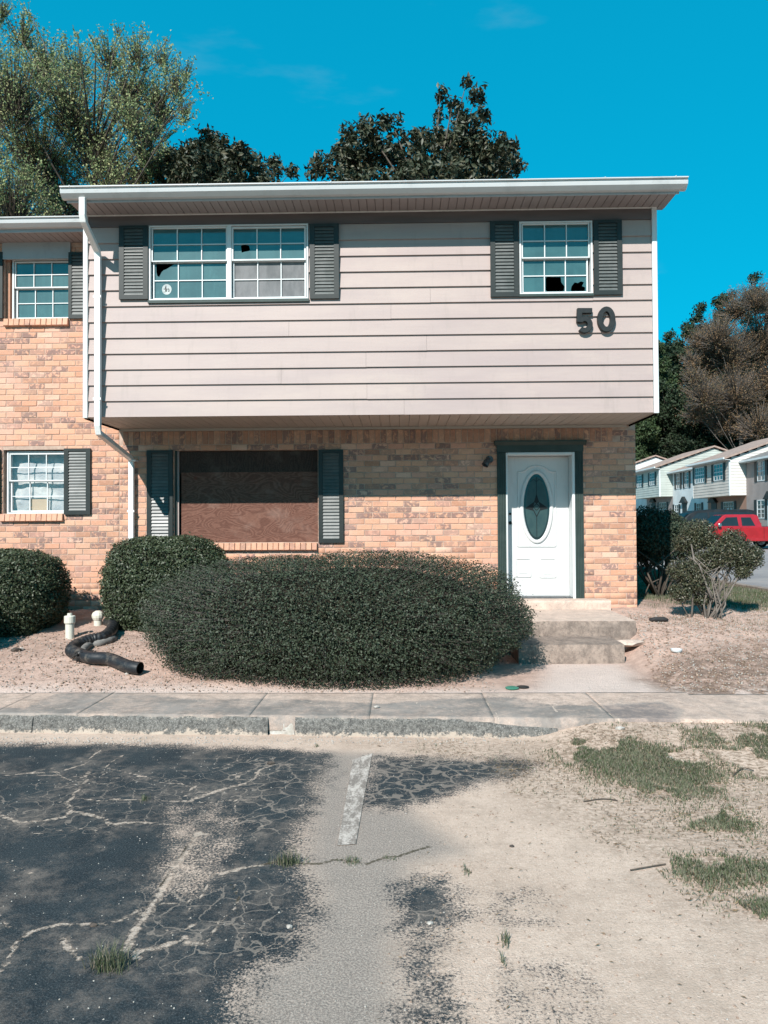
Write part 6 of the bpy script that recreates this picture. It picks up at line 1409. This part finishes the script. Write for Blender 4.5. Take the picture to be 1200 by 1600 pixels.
# dry leaf and needle litter: thin flat slivers
def slivers(name, X, Y, L0, mat, seed, zoff=.006):
    r = np.random.default_rng(seed); n = len(X); a = r.uniform(0, 6.28, n); L_ = L0*r.uniform(.4, 1.5, n); w_ = L_*r.uniform(.06, .22, n); Z = H(X, Y)+zoff; dx, dy = np.cos(a)*L_/2, np.sin(a)*L_/2; nx_, ny_ = -np.sin(a)*w_/2, np.cos(a)*w_/2; tz_ = r.uniform(0, .35, n)*L_
    V = np.stack([np.stack([X-dx, Y-dy, Z], 1), np.stack([X+nx_, Y+ny_, Z+tz_*.5+.003], 1), np.stack([X+dx, Y+dy, Z+tz_], 1), np.stack([X-nx_, Y-ny_, Z+tz_*.5], 1)], 1); i = np.arange(n)*4
    return np_mesh(name, V.reshape(-1, 3), np.stack([i, i+1, i+2, i+3], 1), mat, None, None, 'stuff')
X, Y = zone_pts(8000, [(2.5, 7.0), (6.2, 6.9), (6.2, 11), (3.4, 11), (2.9, 8.6)], 21); k = (Y < 8.3) | (X > 4.6) | (rng.random(len(X)) < .3); X, Y = X[k], Y[k]; slivers('leaf_litter', X, Y, .03, 'litter_brown', 22)
X, Y = zone_pts(1300, [(-5, 6.95), (.9, 6.95), (.9, 7.3), (-2.0, 9), (-5, 9.3)], 23); slivers('leaf_litter', X, Y, .025, 'litter_brown', 24)
THp = TH; X, Y = zone_pts(9000, THp, 25); k = (Y < yc(X)+.02) & (fbm(X, Y, .35, 41) > .47); slivers('leaf_litter', X[k], Y[k], .024, 'litter_brown', 26)
X, Y = zone_pts(1300, [(-.2, 2.2), (4.5, 2.2), (5, 5.6), (.4, 5.6)], 27); slivers('leaf_litter', X, Y, .02, 'litter_brown', 28)

# grass
def blades(name, X, Y, h, mat, seed, parent=None, kind='stuff', spread=.5, wd=.0035, Zb=None, at=None):
    r = np.random.default_rng(seed); n = len(X); Z = H(X, Y) if Zb is None else Zb; a = r.uniform(0, 6.28, n); hh = h*r.uniform(.35, 1.25, n); ln = hh*r.uniform(.1, 1, n)*spread; dx, dy = np.cos(a)*ln, np.sin(a)*ln; b = a+r.uniform(1, 2, n); wx, wy = np.cos(b)*wd/2, np.sin(b)*wd/2
    V = np.stack([np.stack([X-wx, Y-wy, Z], 1), np.stack([X+wx, Y+wy, Z], 1), np.stack([X+dx*.4+wx*.8, Y+dy*.4+wy*.8, Z+hh*.6], 1), np.stack([X+dx*.4-wx*.8, Y+dy*.4-wy*.8, Z+hh*.6], 1), np.stack([X+dx, Y+dy, Z+hh], 1)], 1); i = np.arange(n)*5
    F_ = np.concatenate([np.stack([i, i+1, i+2], 1), np.stack([i, i+2, i+3], 1), np.stack([i+3, i+2, i+4], 1)]); return np_mesh(name, V.reshape(-1, 3), F_, mat, dict(rnd=np.repeat(r.random(n)**1.3, 5)), parent, kind, at=at)
Xs, Ys = [], []
for k, (p_, n) in enumerate(zip(GP, (26000, 15000, 4200, 7500, 4000))):
    X, Y = zone_pts(n, p_, 60+k); d = sdpoly(X, Y, p_); kk = (fbm(X, Y, .22, 71, 5) > .55-.6*np.clip(d, 0, .15)) & (rng.random(len(X)) < .15+d*4); Xs.append(X[kk]); Ys.append(Y[kk])
blades('grass', np.concatenate(Xs), np.concatenate(Ys), .027, 'grass_blade', 62, wd=.005, spread=1.1)
X, Y = zone_pts(30000, [(4.35, 10.3), (6.25, 9.8), (6.25, 20), (3.5, 20), (3.5, 12.2)], 65); blades('grass', X, Y, .05, 'grass_blade', 66, wd=.008)
X, Y = zone_pts(3600, TH, 68); k = (Y < yc(X)) & (fbm(X, Y, .4, 91) > .48); blades('grass', X[k], Y[k], .018, 'grass_blade', 67, wd=.004, spread=1)
X, Y = zone_pts(2200, [(3.3, 9.2), (5.6, 8.0), (6.2, 8.6), (6.2, 11), (3.5, 11)], 69); blades('grass', X, Y, .035, 'grass_blade', 70, wd=.004)
X, Y = zone_pts(60000, TH, 93); dd_ = np.maximum.reduce([sdpoly(X, Y, p) for p in GP]); k = (Y < yc(X)) & (dd_ < .02) & (rng.random(len(X)) < np.exp(dd_/.07)*.8) & (fbm(X, Y, .25, 33, 4) > .44)
blades('grass', X[k], Y[k], .02, 'grass_blade', 94, wd=.005, spread=1.2)
def tuft(px, py, w_, h_, n, label, seed):
    x, y, z = gp(px, py); r = np.random.default_rng(seed); X = x+r.normal(size=n)*w_*.4; Y = y+r.normal(size=n)*.02
    t = thing('grass_tuft', (x, y, z), label, 'weed', 'weeds growing in the cracks'); blades('leaf_blades', X, Y, h_, 'grass_blade', seed, t, 'stuff', spread=.75, wd=.003, Zb=np.full(n, z)); return t
for k, a in enumerate(((447, 1350, .09, .065, 170, 'spiky green grass tuft in the long crack near the middle of the lot'), (548, 1347, .07, .018, 120, 'low line of moss and grass in the crack below the painted line'), (170, 1514, .09, .085, 260, 'largest grass tuft, in the dirt filled joint at the lower left'), (790, 1472, .025, .035, 70, 'small grass tuft alone on the pale dirt right of centre'), (227, 1250, .03, .03, 50, 'tiny grass tuft where cracks meet on the left asphalt'),
                       (730, 1362, .03, .025, 40, 'flat brown green weed beside the dark asphalt patch'), (495, 1166, .025, .015, 40, 'tiny weed at the curb below the broken white spot'), (786, 1503, .012, .025, 26, 'smallest weed just below the lone tuft on the pale dirt'), (608, 1342, .06, .012, 60, 'thin green line of weeds along the crack right of the painted line'))):
    tuft(a[0], a[1], a[2], a[3], a[4], a[5], 80+k)
print('triangles', sum(len(o.data.polygons) for o in sc.objects if o.type == 'MESH'), 'objects', len(sc.objects))
